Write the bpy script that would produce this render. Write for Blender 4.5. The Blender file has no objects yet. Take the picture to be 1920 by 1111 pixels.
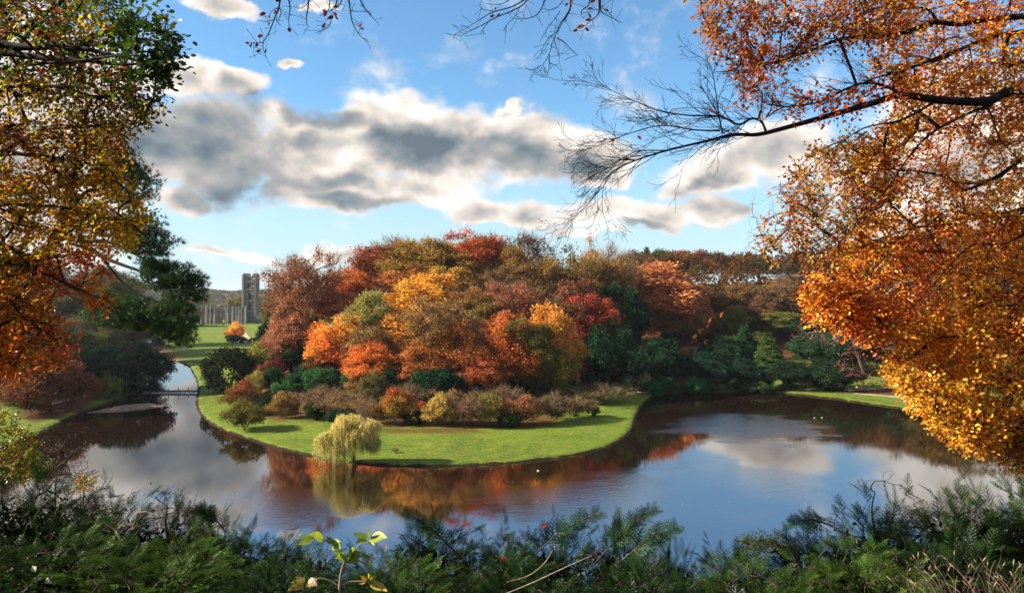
import bpy, math, random
import numpy as np
from math import radians as R
random.seed(5)
rng = np.random.default_rng(11)
S = bpy.context.scene
COL = S.collection
FPX, CX, HY, CAMZ = 1371.0, 960.0, 560.0, 27.0

# ---------------------------------------------------------------- camera, sun, sky, exposure
cam = bpy.data.cameras.new('camera'); camo = bpy.data.objects.new('camera', cam); COL.objects.link(camo)
cam.lens = 36 * FPX / 1920; cam.sensor_width = 36; cam.clip_start = 0.1; cam.clip_end = 20000
camo.location = (0, 0, CAMZ); camo.rotation_euler = (R(90.19), 0, 0)
S.camera = camo
S.view_settings.view_transform = 'Standard'; S.view_settings.look = 'None'
S.view_settings.gamma = 1; S.view_settings.use_curve_mapping = False
S.view_settings.exposure = 1.85
S.render.engine = 'CYCLES'
S.cycles.max_bounces = 6; S.cycles.diffuse_bounces = 3; S.cycles.glossy_bounces = 2
S.cycles.transmission_bounces = 3; S.cycles.transparent_max_bounces = 4; S.cycles.volume_bounces = 0
S.cycles.caustics_reflective = False; S.cycles.caustics_refractive = False

SUN_EL, SUN_AZ = R(28), R(-95)         # azimuth measured from +Y (view direction) towards +X; negative = left
sd = (math.sin(SUN_AZ) * math.cos(SUN_EL), math.cos(SUN_AZ) * math.cos(SUN_EL), math.sin(SUN_EL))
sun = bpy.data.lights.new('sun', 'SUN'); suno = bpy.data.objects.new('sun', sun); COL.objects.link(suno)
sun.energy = 4.6; sun.angle = R(0.6); sun.color = (1.0, 0.90, 0.76)
from mathutils import Vector
suno.rotation_euler = Vector(sd).to_track_quat('Z', 'Y').to_euler()
suno.location = (-100, -40, 120)

class NT:
    """short hand for building node trees"""
    def __init__(s, tree): s.t = tree; s.n = tree.nodes; s.l = tree.links
    def new(s, typ, **kw):
        nd = s.n.new(typ)
        for k, v in kw.items(): setattr(nd, k, v)
        return nd
    def put(s, sock, v):
        if isinstance(v, bpy.types.NodeSocket): s.l.new(v, sock)
        elif v is not None: sock.default_value = v
    def m(s, op, a, b=None, c=None, clamp=False):
        nd = s.new('ShaderNodeMath', operation=op, use_clamp=clamp)
        s.put(nd.inputs[0], a); s.put(nd.inputs[1], b); s.put(nd.inputs[2], c)
        return nd.outputs[0]
    def vm(s, op, a, b=None, c=None):
        nd = s.new('ShaderNodeVectorMath', operation=op)
        s.put(nd.inputs[0], a); s.put(nd.inputs[1], b)
        if c is not None: s.put(nd.inputs[2], c)
        return nd.outputs['Value'] if op in ('LENGTH', 'DOT_PRODUCT', 'DISTANCE') else nd.outputs[0]
    def noise(s, vec, scale, detail=4, rough=.55, dist=0.0, out='Fac'):
        nd = s.new('ShaderNodeTexNoise'); s.put(nd.inputs['Vector'], vec)
        nd.inputs['Scale'].default_value = scale; nd.inputs['Detail'].default_value = detail
        nd.inputs['Roughness'].default_value = rough; nd.inputs['Distortion'].default_value = dist
        return nd.outputs[out]
    def mix(s, f, a, b, bt='MIX'):
        nd = s.new('ShaderNodeMix', data_type='RGBA', blend_type=bt)
        s.put(nd.inputs[0], f); s.put(nd.inputs[6], a); s.put(nd.inputs[7], b)
        return nd.outputs[2]
    def ss(s, v, lo, hi, a=0.0, b=1.0, typ='SMOOTHSTEP'):
        nd = s.new('ShaderNodeMapRange', interpolation_type=typ); nd.clamp = True
        s.put(nd.inputs[0], v); s.put(nd.inputs[1], lo); s.put(nd.inputs[2], hi); s.put(nd.inputs[3], a); s.put(nd.inputs[4], b)
        return nd.outputs[0]
    def comb(s, x, y, z=0.0):
        nd = s.new('ShaderNodeCombineXYZ'); s.put(nd.inputs[0], x); s.put(nd.inputs[1], y); s.put(nd.inputs[2], z)
        return nd.outputs[0]

def lin(h, k=1.0):
    h = h.lstrip('#'); o = []
    for i in (0, 2, 4):
        c = int(h[i:i + 2], 16) / 255
        o.append(k * (c / 12.92 if c <= .04045 else ((c + .055) / 1.055) ** 2.4))
    return o
def rgba(h, k=1.0): return (*lin(h, k), 1.0)

# world: Nishita sky with procedural clouds laid out by compass direction and elevation
W = bpy.data.worlds.new('World'); S.world = W; W.use_nodes = True
W.node_tree.nodes.clear(); w = NT(W.node_tree)
tc = w.new('ShaderNodeTexCoord').outputs['Generated']
sky = w.new('ShaderNodeTexSky', sky_type='NISHITA'); sky.sun_disc = False
sky.sun_elevation = SUN_EL; sky.sun_rotation = SUN_AZ; sky.altitude = 100; sky.air_density = 1.0; sky.dust_density = 0.2; sky.ozone_density = 3.0
sep = w.new('ShaderNodeSeparateXYZ'); w.l.new(tc, sep.inputs[0]); dx, dy, dz = sep.outputs
az = w.m('ARCTAN2', dx, dy)
hl = w.m('SQRT', w.m('ADD', w.m('MULTIPLY', dx, dx), w.m('MULTIPLY', dy, dy)))
el = w.m('ARCTAN2', dz, hl)
ae = w.comb(az, el)
# wobble the layout so that the cloud masses get uneven edges
q = w.comb(az, w.m('MULTIPLY', el, 1.35))
wob = w.noise(q, 9.0, 5, .55, out='Color')
aew = w.vm('MULTIPLY_ADD', w.vm('SUBTRACT', wob, (.5, .5, .5)), (.13, .085, 0), ae)
def pa(px, py):
    u = (px - CX) / FPX
    return math.atan(u), math.atan((HY - py) / (FPX * math.sqrt(1 + u * u)))
def blob(vec, b):
    px, py, rx, ry = b[:4]; k = b[4] if len(b) > 4 else 1.0
    a, e = pa(px, py); a1, e1 = pa(px + rx, py); a2, e2 = pa(px, py - ry)
    ra, re = abs(a1 - a), abs(e2 - e)
    v = w.vm('MULTIPLY_ADD', vec, (1 / ra, 1 / re, 0), (-a / ra, -e / re, 0))
    v = w.m('SUBTRACT', 1.0, w.vm('LENGTH', v))
    return w.m('SUBTRACT', v, (1 - k) * .6) if k != 1 else v
def field(vec, bl):
    o = None
    for b in bl:
        v = blob(vec, b)
        o = v if o is None else w.m('SMOOTH_MAX', o, v, .12)
    return o
CL = [(375, 275, 175, 115), (350, 140, 85, 50), (440, 165, 70, 45), (330, 375, 85, 32),
      (600, 275, 150, 100), (720, 245, 160, 95), (860, 265, 190, 100), (990, 275, 160, 85), (1095, 290, 130, 65), (640, 355, 160, 60), (790, 360, 130, 50),
      (900, 395, 110, 34), (1010, 405, 120, 34), (1130, 398, 130, 40), (1235, 402, 90, 34),
      (1345, 320, 115, 60), (1460, 290, 110, 80), (1350, 405, 50, 36), (1130, 330, 60, 30),
      (395, 5, 100, 26), (595, 12, 60, 22, .8), (538, 125, 34, 10, .8), (940, 195, 70, 20, .6),
      (430, 468, 120, 15, .7), (640, 475, 150, 24, .8), (1110, 440, 130, 20, .5),
      (1780, 330, 330, 240), (60, 260, 270, 330), (2250, 250, 420, 260), (-450, 300, 420, 300), (200, -300, 350, 150), (1500, -450, 500, 160), (900, -700, 600, 180)]
DK = [(395, 285, 195, 131, 1.25), (600, 205, 126, 37), (560, 250, 69, 50, .5), (790, 272, 184, 52), (930, 295, 172, 55), (1050, 312, 126, 40), (700, 388, 149, 27, .8),
      (1190, 422, 126, 18, .7), (1340, 345, 103, 32, .5), (470, 200, 69, 30, .8), (660, 330, 103, 50, .45)]
cov = field(aew, CL)
# elsewhere in the sky the same kind of broken cloud goes on
off = w.m('MAXIMUM', w.ss(w.m('ABSOLUTE', az), .75, 1.1), w.ss(el, .5, .8))
ncl = w.noise(q, 2.2, 3, .5)
cov = w.m('MAXIMUM', cov, w.m('MULTIPLY', off, w.m('MULTIPLY', w.m('SUBTRACT', ncl, .47), 3.0)))
n1 = w.noise(q, 9, 10, .60, .15)
n2 = w.noise(w.vm('ADD', q, (.010, -.022, 0)), 8, 4, .5, .2)
n3 = w.noise(q, 8, 4, .5, .2)
den = w.m('ADD', cov, w.m('MULTIPLY', w.m('SUBTRACT', n1, .5), 1.0))
alpha = w.ss(den, .0, .33)
alpha = w.m('MULTIPLY', alpha, w.ss(el, 0.0, .05, .25, 1.0))
dark = w.ss(w.m('ADD', field(aew, DK), w.m('MULTIPLY', w.m('SUBTRACT', n1, .5), .5)), -.02, .75)
thick = w.ss(den, .25, 1.2, 0.0, .30)
relief = w.m('MULTIPLY', w.m('SUBTRACT', n2, n3), 1.7)
lum = w.m('SUBTRACT', w.m('ADD', .88, relief), w.m('ADD', w.m('MULTIPLY', dark, .43), thick))
lum = w.m('MINIMUM', w.m('MAXIMUM', lum, .2), 1.0)
ramp = w.new('ShaderNodeValToRGB'); w.l.new(lum, ramp.inputs[0])
cr = ramp.color_ramp; cr.elements[0].position = .1; cr.elements[0].color = rgba('4a5a68')
cr.elements[1].position = 1.0; cr.elements[1].color = rgba('fffaf2')
for p, c in ((.32, '7c8890'), (.55, 'a9a8a6'), (.75, 'd8cfc6')):
    e = cr.elements.new(p); e.color = rgba(c)
bgs = w.new('ShaderNodeBackground'); bgc = w.new('ShaderNodeBackground')
hs = w.new('ShaderNodeHueSaturation'); hs.inputs['Saturation'].default_value = 1.08; w.l.new(sky.outputs[0], hs.inputs['Color'])
w.l.new(w.mix(w.ss(el, -.02, .26, .85, 0), w.mix(1.0, hs.outputs[0], (.83, 1.0, 1.0, 1), 'MULTIPLY'), (2.9, 3.6, 4.1, 1)), bgs.inputs[0]); bgs.inputs[1].default_value = 0.060
w.l.new(ramp.outputs[0], bgc.inputs[0]); bgc.inputs[1].default_value = 0.34
mx = w.new('ShaderNodeMixShader'); w.l.new(alpha, mx.inputs[0]); w.l.new(bgs.outputs[0], mx.inputs[1]); w.l.new(bgc.outputs[0], mx.inputs[2])
wo = w.new('ShaderNodeOutputWorld'); w.l.new(mx.outputs[0], wo.inputs[0])
W.cycles.sampling_method = 'MANUAL'; W.cycles.sample_map_resolution = 512

# ---------------------------------------------------------------- helpers
def ground_at(px, py, z=0.0):
    D = (CAMZ - z) * FPX / (py - HY)
    return ((px - CX) / FPX * D, D)
def at(px, py, D): return np.array([(px - CX) / FPX * D, D, CAMZ + (HY - py) / FPX * D])

def mesh(name, V, F, mats=(), attrs=None, smooth=False, midx=None, normals=None):
    """V (n,3); F a list of index arrays, each (k,3) or (k,4)"""
    me = bpy.data.meshes.new(name)
    V = np.asarray(V, dtype=np.float32); F = [np.asarray(f, dtype=np.int32) for f in F if len(f)]
    me.vertices.add(len(V)); me.vertices.foreach_set('co', V.ravel())
    li = np.concatenate([f.ravel() for f in F]); sz = np.concatenate([np.full(len(f), f.shape[1], dtype=np.int32) for f in F])
    me.loops.add(len(li)); me.loops.foreach_set('vertex_index', li)
    st = np.concatenate([[0], np.cumsum(sz)[:-1]]).astype(np.int32)
    me.polygons.add(len(sz)); me.polygons.foreach_set('loop_start', st); me.polygons.foreach_set('loop_total', sz)
    for m_ in mats: me.materials.append(m_)
    if midx is not None: me.polygons.foreach_set('material_index', np.asarray(midx, dtype=np.int32))
    me.polygons.foreach_set('use_smooth', np.full(len(sz), smooth))
    for k, a in (attrs or {}).items():
        a = np.asarray(a, dtype=np.float32)
        if a.ndim == 1:
            at_ = me.attributes.new(k, 'FLOAT', 'POINT'); at_.data.foreach_set('value', a)
        else:
            at_ = me.attributes.new(k, 'FLOAT_COLOR', 'POINT'); at_.data.foreach_set('color', np.c_[a, np.ones(len(a))].astype(np.float32).ravel())
    me.update(); me.validate()
    return me
def link(name, me, parent=None, label=None, cat=None, group=None, kind=None, loc=None):
    o = bpy.data.objects.new(name, me); COL.objects.link(o)
    if parent: o.parent = parent
    if label: o['label'] = label
    if cat: o['category'] = cat
    if group: o['group'] = group
    if kind: o['kind'] = kind
    if loc is not None: o.location = loc
    return o
def thing(name, label, cat, loc=(0, 0, 0), rz=0, group=None):
    o = link(name, None, None, label, cat, group, loc=loc); o.rotation_euler = (0, 0, rz); o.empty_display_size = .3
    return o
class MB:
    """collects pieces for one mesh"""
    def __init__(s): s.V = []; s.Q = []; s.T = []; s.n = 0; s.a = {}; s.qm = []; s.tm = []
    def add(s, V, Q=None, T=None, m=0, **attrs):
        V = np.asarray(V, float).reshape(-1, 3)
        if Q is not None and len(Q): s.Q.append(np.asarray(Q) + s.n); s.qm.append(np.full(len(Q), m))
        if T is not None and len(T): s.T.append(np.asarray(T) + s.n); s.tm.append(np.full(len(T), m))
        s.V.append(V); s.n += len(V)
        for k, a in attrs.items(): s.a.setdefault(k, []).append(np.asarray(a, float))
    def box(s, x0, x1, y0, y1, z0, z1, **k):
        V = [(x, y, z) for z in (z0, z1) for y in (y0, y1) for x in (x0, x1)]
        s.add(V, Q=[(0, 2, 3, 1), (4, 5, 7, 6), (0, 1, 5, 4), (2, 6, 7, 3), (0, 4, 6, 2), (1, 3, 7, 5)], **k)
    def build(s, name, mats=(), smooth=False):
        F = []; mi = []
        if s.Q: F.append(np.concatenate(s.Q)); mi.append(np.concatenate(s.qm))
        if s.T: F.append(np.concatenate(s.T)); mi.append(np.concatenate(s.tm))
        return mesh(name, np.concatenate(s.V), F, mats, {k: np.concatenate(v) for k, v in s.a.items()}, smooth, np.concatenate(mi))

def unit(v): return v / (np.linalg.norm(v, axis=-1, keepdims=True) + 1e-9)
def tube(P, r, k=5):
    P = np.asarray(P, float); n = len(P); r = np.broadcast_to(r, (n,))
    t = unit(np.gradient(P, axis=0)); ref = np.array([0, 0, 1.0]) if abs(t[:, 2]).mean() < .8 else np.array([1.0, 0, 0])
    u = unit(np.cross(t, ref)); v = np.cross(t, u)
    a = np.arange(k) * 2 * math.pi / k
    V = P[:, None] + r[:, None, None] * (np.cos(a)[None, :, None] * u[:, None] + np.sin(a)[None, :, None] * v[:, None])
    i = np.arange(n - 1)[:, None] * k; j = np.arange(k)[None]; j2 = (j + 1) % k
    Q = np.stack([i + j, i + j2, i + k + j2, i + k + j], -1).reshape(-1, 4)
    return V.reshape(-1, 3), Q
def stamp(TV, TF, O, U, Vv, N, sc):
    """copies of a small template at origins O with axes U,Vv,N and sizes sc -> verts, faces"""
    TV = np.asarray(TV, float); TF = np.asarray(TF); sc = np.broadcast_to(sc, (len(O),))
    P = O[:, None] + sc[:, None, None] * (TV[None, :, 0:1] * U[:, None] + TV[None, :, 1:2] * Vv[:, None] + TV[None, :, 2:3] * N[:, None])
    F = TF[None] + (np.arange(len(O)) * len(TV))[:, None, None]
    return P.reshape(-1, 3), F.reshape(-1, TF.shape[1])
def frames(U, N):
    U = unit(U); N = unit(N - (N * U).sum(-1, keepdims=True) * U); return U, np.cross(N, U), N
def rdir(n, g=rng): return unit(g.normal(size=(n, 3)))
CARD = (np.array([(-.5, 0, 0), (0, -.32, .04), (.5, 0, 0), (.05, .32, .04)]), np.array([(0, 1, 2, 3)]))
LEAF = (np.array([(0, 0, 0), (.28, -.26, .05), (.7, -.24, .06), (1, 0, -.03), (.7, .24, .06), (.28, .26, .05), (.48, 0, -.03)]),
        np.array([(0, 1, 6), (1, 2, 6), (2, 3, 6), (3, 4, 6), (4, 5, 6), (5, 0, 6)]))
_lob = [(0, 0), (.15, -.07), (.22, -.24), (.36, -.14), (.46, -.36), (.6, -.18), (.74, -.33), (.84, -.13), (1, 0)]
_lv = _lob + [(x, -y) for x, y in _lob[-2:0:-1]]
LOBED = (np.array([(x, y, .15 * abs(y)) for x, y in _lv] + [(.5, 0, -.02)]),
         np.array([(i, (i + 1) % len(_lv), len(_lv)) for i in range(len(_lv))]))

def grow(seed_pts, seed_depth, targets, step, sag=0.0, g=rng, keep=.12, order=True):
    """attach targets one after another to the nearest node of a growing skeleton; returns branch polylines and radii factors"""
    n0 = len(seed_pts); cap = n0 + len(targets) * 14
    P = np.zeros((cap, 3)); D = np.zeros(cap); par = np.full(cap, -1); P[:n0] = seed_pts; D[:n0] = seed_depth; n = n0
    T = np.asarray(targets)
    if order:
        d0 = np.array([np.min(np.linalg.norm(P[:n0] - t, axis=1)) for t in T]); T = T[np.argsort(d0)]
    br = []
    for t in T:
        d = np.linalg.norm(P[:n] - t, axis=1)
        j = int(np.argmin(d + keep * D[:n])); L = d[j]
        if L < 1e-4: continue
        k = int(min(14, max(2, math.ceil(L / step))))
        if n + k > cap: break
        a = P[j]; s_ = np.linspace(0, 1, k + 1)[1:, None]
        pj = par[j]; dirn = unit(a - P[pj]) if pj >= 0 else unit(t - a)
        c = a + .45 * L * (.55 * dirn + .45 * unit(t - a)) + np.array([0, 0, -sag * L])
        path = (1 - s_) ** 2 * a + 2 * s_ * (1 - s_) * c + s_ ** 2 * t
        path[:-1] += g.normal(size=(k - 1, 3)) * L * .018
        P[n:n + k] = path; par[n] = j; par[n + 1:n + k] = np.arange(n, n + k - 1)
        D[n:n + k] = D[j] + L * s_[:, 0]
        br.append([j] + list(range(n, n + k))); n += k
    cnt = np.zeros(n)
    for b in br: cnt[b[-1]] += 1
    for i in range(n - 1, n0 - 1, -1):
        if par[i] >= 0: cnt[par[i]] += cnt[i]
    return P[:n], cnt, br
# ---------------------------------------------------------------- land and water
shore_px = [(350, 683), (368, 712), (372, 735), (366, 765), (392, 795), (440, 815), (500, 834), (560, 850), (600, 858), (660, 868), (720, 873), (800, 875), (900, 872), (1000, 865),
            (1080, 853), (1130, 842), (1165, 826), (1186, 806), (1192, 780), (1205, 757), (1228, 740), (1290, 738), (1350, 737), (1400, 734), (1450, 736), (1520, 742), (1600, 752), (1680, 764),
            (1740, 775), (1800, 790)]
WP = [ground_at(*p) for p in shore_px]
WP += [(118, 140), (118, 110), (96, 84), (55, 64), (0, 60), (-45, 66), (-72, 84), (-86, 108), (-93, 126)]
WP += [ground_at(*p) for p in [(55, 824), (120, 788), (180, 763), (240, 744), (268, 735), (276, 715), (276, 692), (262, 676)]]
WP += [(-250, 480), (-330, 560), (-325, 590), (-225, 480)] + [ground_at(*p) for p in [(288, 676), (300, 675)]]
WP = np.array(WP)
def chaikin(P, n=2):
    for _ in range(n):
        Q = np.roll(P, -1, 0); P = np.stack([.75 * P + .25 * Q, .25 * P + .75 * Q], 1).reshape(-1, 2)
    return P
WP = chaikin(WP)
def sdist(X, Y, P):
    """distance to polygon P, positive outside"""
    X = np.asarray(X, float); Y = np.asarray(Y, float); best = np.full(X.shape, 1e9); ins = np.zeros(X.shape, bool)
    for i in range(len(P)):
        ax, ay = P[i]; bx, by = P[(i + 1) % len(P)]; ex, ey = bx - ax, by - ay; L = ex * ex + ey * ey + 1e-12
        t = np.clip(((X - ax) * ex + (Y - ay) * ey) / L, 0, 1)
        best = np.minimum(best, (X - ax - t * ex) ** 2 + (Y - ay - t * ey) ** 2)
        c = ((ay > Y) != (by > Y)) & (X < ex * (Y - ay) / (by - ay + 1e-12) + ax); ins ^= c
    return np.sqrt(best) * np.where(ins, -1, 1)
_ph = rng.random((14, 3)) * 6.28
def fbm(x, y, s=1.0):
    o = 0
    for i in range(7):
        f = s * 1.9 ** i; a = _ph[i, 0]; c, d = math.cos(a), math.sin(a)
        o = o + .55 ** i * np.sin(f * (x * c + y * d) + _ph[i, 1] + 1.7 * np.sin(f * .6 * (y * c - x * d) + _ph[i, 2]))
    return o / 2.2
def sm(v, lo, hi):
    t = np.clip((v - lo) / (hi - lo), 0, 1); return t * t * (3 - 2 * t)
def hill(x, y):
    r2 = ((x + 32) / 64) ** 2 + ((y - 262) / 96) ** 2
    h = 24 * np.clip(1 - r2, 0, 1) ** 1.6
    h = np.maximum(h, 5 * sm(y, 222, 300) * sm(x, 22, 62) + 30 * sm(y, 285, 440) * sm(x, 10, 70) * (1 - sm(y, 700, 1100)))
    h = h + 16 * sm(x, 160, 300) * sm(y, -400, 60) * (1 - sm(y, 500, 900))
    xl = -112 - .36 * (y - 150)
    xl = np.where(y < 150, -112 + 0.0 * y, xl)
    h = h + 40 * sm(xl - x, 8, 110) * sm(y, 60, 130) * (1 - .7 * sm(y, 600, 900))
    near = np.clip(1 - np.clip(y, -40, 66) / 66, 0, 1.05)
    yy = np.where(y < 66, near, 0)
    h = h + 25.2 * yy ** 1.12 * (1 - .0 * x)
    h = h + 42 * sm(y, 1050, 2300) * (1 + .18 * np.sin(x / 260 + 2.1) + .09 * np.sin(x / 110 + y / 300)) + 30 * sm(y, 2300, 6000)
    h = h + 46 * sm(np.abs(x + 300), 420, 1100) * sm(y, 300, 900) * (1 - sm(y, 1500, 2500))
    return h
def land(x, y, d=None):
    x = np.asarray(x, float); y = np.asarray(y, float)
    if d is None: d = sdist(x, y, WP)
    d = d + (.30 * fbm(x, y, .55) + .22 * fbm(x + 9, y, 1.7)) * (np.abs(d) < 12)
    up = .75 * sm(y, 208, 214) * (1 - sm(x, -85, -55))
    z = np.where(d > 0, .42 * sm(d, -.15, .7) + .5 * sm(d, 1, 30), -2.2 * sm(-d, 0, 5) - .12)
    z = z + up * sm(d, -.8, .3)
    dd = sm(d, 3, 26)
    z = z + hill(x, y) * dd + .16 * fbm(x, y, .16) * sm(d, 2, 14) * (1 + 2 * sm(hill(x, y), 1, 10))
    z = z + 1.6 * sm(y, 500, 700) * (x < -100) * dd
    return z
def axis(spec):
    o = [spec[0][0]]
    for a, b, n in spec: o += list(np.linspace(a, b, n + 1)[1:])
    return np.array(o)
ax = axis([(-9000, -2500, 10), (-2500, -500, 40), (-500, -230, 54), (-230, -130, 60), (-130, 110, 300), (110, 300, 48), (300, 2500, 50), (2500, 9000, 10)])
ay = axis([(-1500, -60, 12), (-60, 40, 60), (40, 95, 36), (95, 215, 160), (215, 330, 92), (330, 720, 110), (720, 2600, 70), (2600, 12000, 14)])
GX, GY = np.meshgrid(ax, ay, indexing='xy')
GD = sdist(GX.ravel(), GY.ravel(), WP).reshape(GX.shape)
GZ = land(GX, GY, GD)
def gz(x, y):
    """height of the ground sheet itself at one point"""
    i = np.clip(np.searchsorted(ax, x) - 1, 0, len(ax) - 2); j = np.clip(np.searchsorted(ay, y) - 1, 0, len(ay) - 2)
    u = (x - ax[i]) / (ax[i + 1] - ax[i]); v = (y - ay[j]) / (ay[j + 1] - ay[j])
    return GZ[j, i] * (1 - u) * (1 - v) + GZ[j, i + 1] * u * (1 - v) + GZ[j + 1, i] * (1 - u) * v + GZ[j + 1, i + 1] * u * v
nx, ny = len(ax), len(ay)
I = (np.arange(ny - 1)[:, None] * nx + np.arange(nx - 1)[None]).ravel()
gx_, gy_ = GX.ravel(), GY.ravel(); hh = hill(gx_, gy_); gd = GD.ravel()
litter = np.where(gy_ < 1000, sm(hh, 1.2, 5.5), 1.0)
litter = np.maximum(litter, .8 * sm(fbm(gx_, gy_, .22), .1, .7) * sm(gy_, 150, 162) * (1 - sm(np.abs(gx_ + 28), 30, 42)) * (gy_ < 200))
def patch(pts, soft):
    P = np.array([ground_at(*p, z=.9) for p in pts]); return 1 - sm(sdist(gx_, gy_, P) + .8 * fbm(gx_, gy_, .5), -soft, soft)
litter = np.maximum(litter, patch([(1168, 722), (1182, 716), (1215, 722), (1226, 733), (1208, 735), (1185, 733)], 1.5))
litter = np.maximum(litter, .95 * patch([(1560, 730), (1740, 727), (1740, 742), (1620, 735)], 1.5))
litter = np.maximum(litter, .7 * patch([(15, 770), (130, 742), (200, 735), (170, 765), (60, 795)], 4))
litter = np.maximum(litter, .6 * patch([(700, 800), (900, 800), (940, 815), (720, 812)], 3))
litter = np.maximum(litter, .62 * patch([(430, 768), (520, 788), (600, 786), (700, 801), (960, 806), (1050, 796), (1075, 765), (1100, 735), (900, 718), (600, 712), (470, 712)], 3))
earth = patch([(276, 640), (322, 658), (350, 684), (330, 690), (296, 678), (270, 665)], 2.5)
meadow_far = sm(gy_, 215, 330) * (gx_ < -60)
ground_me = mesh('ground', np.c_[gx_, gy_, GZ.ravel()], [np.stack([I, I + 1, I + nx + 1, I + nx], -1)], (),
                 {'litter': litter, 'earth': earth, 'shore': gd, 'far': meadow_far}, smooth=True)

def mat(name):
    m = bpy.data.materials.new(name); m.use_nodes = True; m.node_tree.nodes.clear(); n = NT(m.node_tree)
    return m, n
def out(n, sh): o = n.new('ShaderNodeOutputMaterial'); n.l.new(sh, o.inputs[0]); return o
def attr(n, name, typ='GEOMETRY', o='Fac'):
    a = n.new('ShaderNodeAttribute', attribute_type=typ, attribute_name=name); return a.outputs[o]
def bsdf(n, col, rough=.8, spec=.3, bump=None, **kw):
    b = n.new('ShaderNodeBsdfPrincipled'); n.put(b.inputs['Base Color'], col); n.put(b.inputs['Roughness'], rough)
    b.inputs['Specular IOR Level'].default_value = spec
    if bump is not None: n.l.new(bump, b.inputs['Normal'])
    for k, v in kw.items(): n.put(b.inputs[k], v)
    return b.outputs[0]
def bump(n, h, dist=.05, st=1.0):
    b = n.new('ShaderNodeBump'); b.inputs['Distance'].default_value = dist; n.put(b.inputs['Strength'], st); n.l.new(h, b.inputs['Height']); return b.outputs[0]
def objpos(n): return n.new('ShaderNodeNewGeometry').outputs['Position']

m_ground, n = mat('grass_and_leaf_litter')
P = objpos(n)
big = n.noise(P, .045, 4, .6); mid = n.noise(P, .35, 5, .65); fine = n.noise(P, 2.6, 6, .75); tuft = n.noise(P, 9, 3, .7)
g = n.mix(n.ss(big, .35, .65), rgba('587616', .74), rgba('7c9620', .74))
g = n.mix(n.ss(mid, .42, .72), g, rgba('949a34', .72)); vb = n.noise(n.vm('MULTIPLY', P, (.5, 1.4, 1)), .11, 4, .6); g = n.mix(n.ss(vb, .5, .68, 0, .45), g, rgba('48621a', .66)); g = n.mix(n.ss(vb, .3, .42, .45, 0), g, rgba('9a9440', .6))
g = n.mix(n.ss(fine, .36, .62, .8, 0), g, rgba('2c440c', .6)); g = n.mix(n.ss(n.noise(P, 1.1, 4, .7), .5, .68, 0, .6), g, rgba('a0a040', .6))
g = n.mix(n.ss(tuft, .45, .75, 0, .35), g, rgba('a5ad3c', .6))
lit = n.mix(n.ss(fine, .35, .65), rgba('3e2a18', .55), rgba('7c4a26', .6))
lit = n.mix(n.ss(tuft, .5, .7), lit, rgba('a8602c', .6))
lf = attr(n, 'litter')
g = n.mix(n.ss(n.m('ADD', lf, n.m('MULTIPLY', n.m('SUBTRACT', fine, .5), 1.3)), .38, .7), g, lit)
# scattered fallen leaves on the lawn
vor = n.new('ShaderNodeTexVoronoi'); n.l.new(P, vor.inputs[0]); vor.inputs['Scale'].default_value = 2.2
spk = n.m('MULTIPLY', n.m('LESS_THAN', vor.outputs['Distance'], .13), n.ss(mid, .5, .62))
g = n.mix(n.m('MULTIPLY', spk, .8), g, rgba('b0702c', .6))
er = n.mix(n.ss(fine, .35, .65), rgba('6b4a34', .5), rgba('a67c54', .55))
g = n.mix(attr(n, 'earth'), g, er)
sh_ = attr(n, 'shore')
soil = n.mix(n.ss(tuft, .4, .7), rgba('1c140c', .6), rgba('4a3823', .6))
g = n.mix(n.ss(n.m('ADD', sh_, n.m('MULTIPLY', n.m('SUBTRACT', mid, .5), 1.0)), .25, .6, 1, 0), g, soil)
out(n, bsdf(n, g, .9, .15, bump(n, n.m('ADD', n.m('MULTIPLY', fine, .7), n.m('MULTIPLY', tuft, .3)), .45, .9)))
ground_me.materials.append(m_ground)
link('ground', ground_me, kind='structure')

m_water, n = mat('dark_lake_water')
P = objpos(n); spx = n.new('ShaderNodeSeparateXYZ'); n.l.new(P, spx.inputs[0])
rp = n.vm('MULTIPLY', P, (1, 1.0, 1))
r1 = n.noise(rp, 1.1, 2, .5, .3); r2 = n.noise(rp, .38, 3, .5, .4); r3 = n.noise(rp, 6.0, 3, .6)
wn = n.noise(n.vm('MULTIPLY', P, (1, 1.6, 1)), .09, 4, .6)
def gust(cx, cy, rx, ry, k):
    v = n.vm('LENGTH', n.vm('MULTIPLY_ADD', P, (1 / rx, 1 / ry, 0), (-cx / rx, -cy / ry, 0)))
    return n.m('MULTIPLY', n.ss(n.m('ADD', v, n.m('MULTIPLY', n.m('SUBTRACT', wn, .5), 2.4)), .55, 1.15, 1, 0), k)
wind = None
for g_ in ((47, 158, 19, 19, 1.0), (14, 98, 18, 18, .42), (34, 110, 14, 14, .25), (-28, 96, 8, 10, .5), (-45, 84, 10, 8, .3), (-92, 176, 6, 5, .5)):
    v = gust(*g_); wind = v if wind is None else n.m('MAXIMUM', wind, v)
h = n.m('ADD', n.m('ADD', n.m('MULTIPLY', r1, .45), n.m('MULTIPLY', r3, .22)), n.m('MULTIPLY', r2, .3))
st = n.m('ADD', .02, n.m('MULTIPLY', wind, .42))
wc = n.mix(.5, rgba('160b06'), rgba('1c120a'))
out(n, bsdf(n, wc, n.m('ADD', .015, n.m('MULTIPLY', wind, .05)), .5, bump(n, h, .16, st), IOR=5.0, **{'Specular Tint': (1, 1, 1, 1)}))
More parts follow.
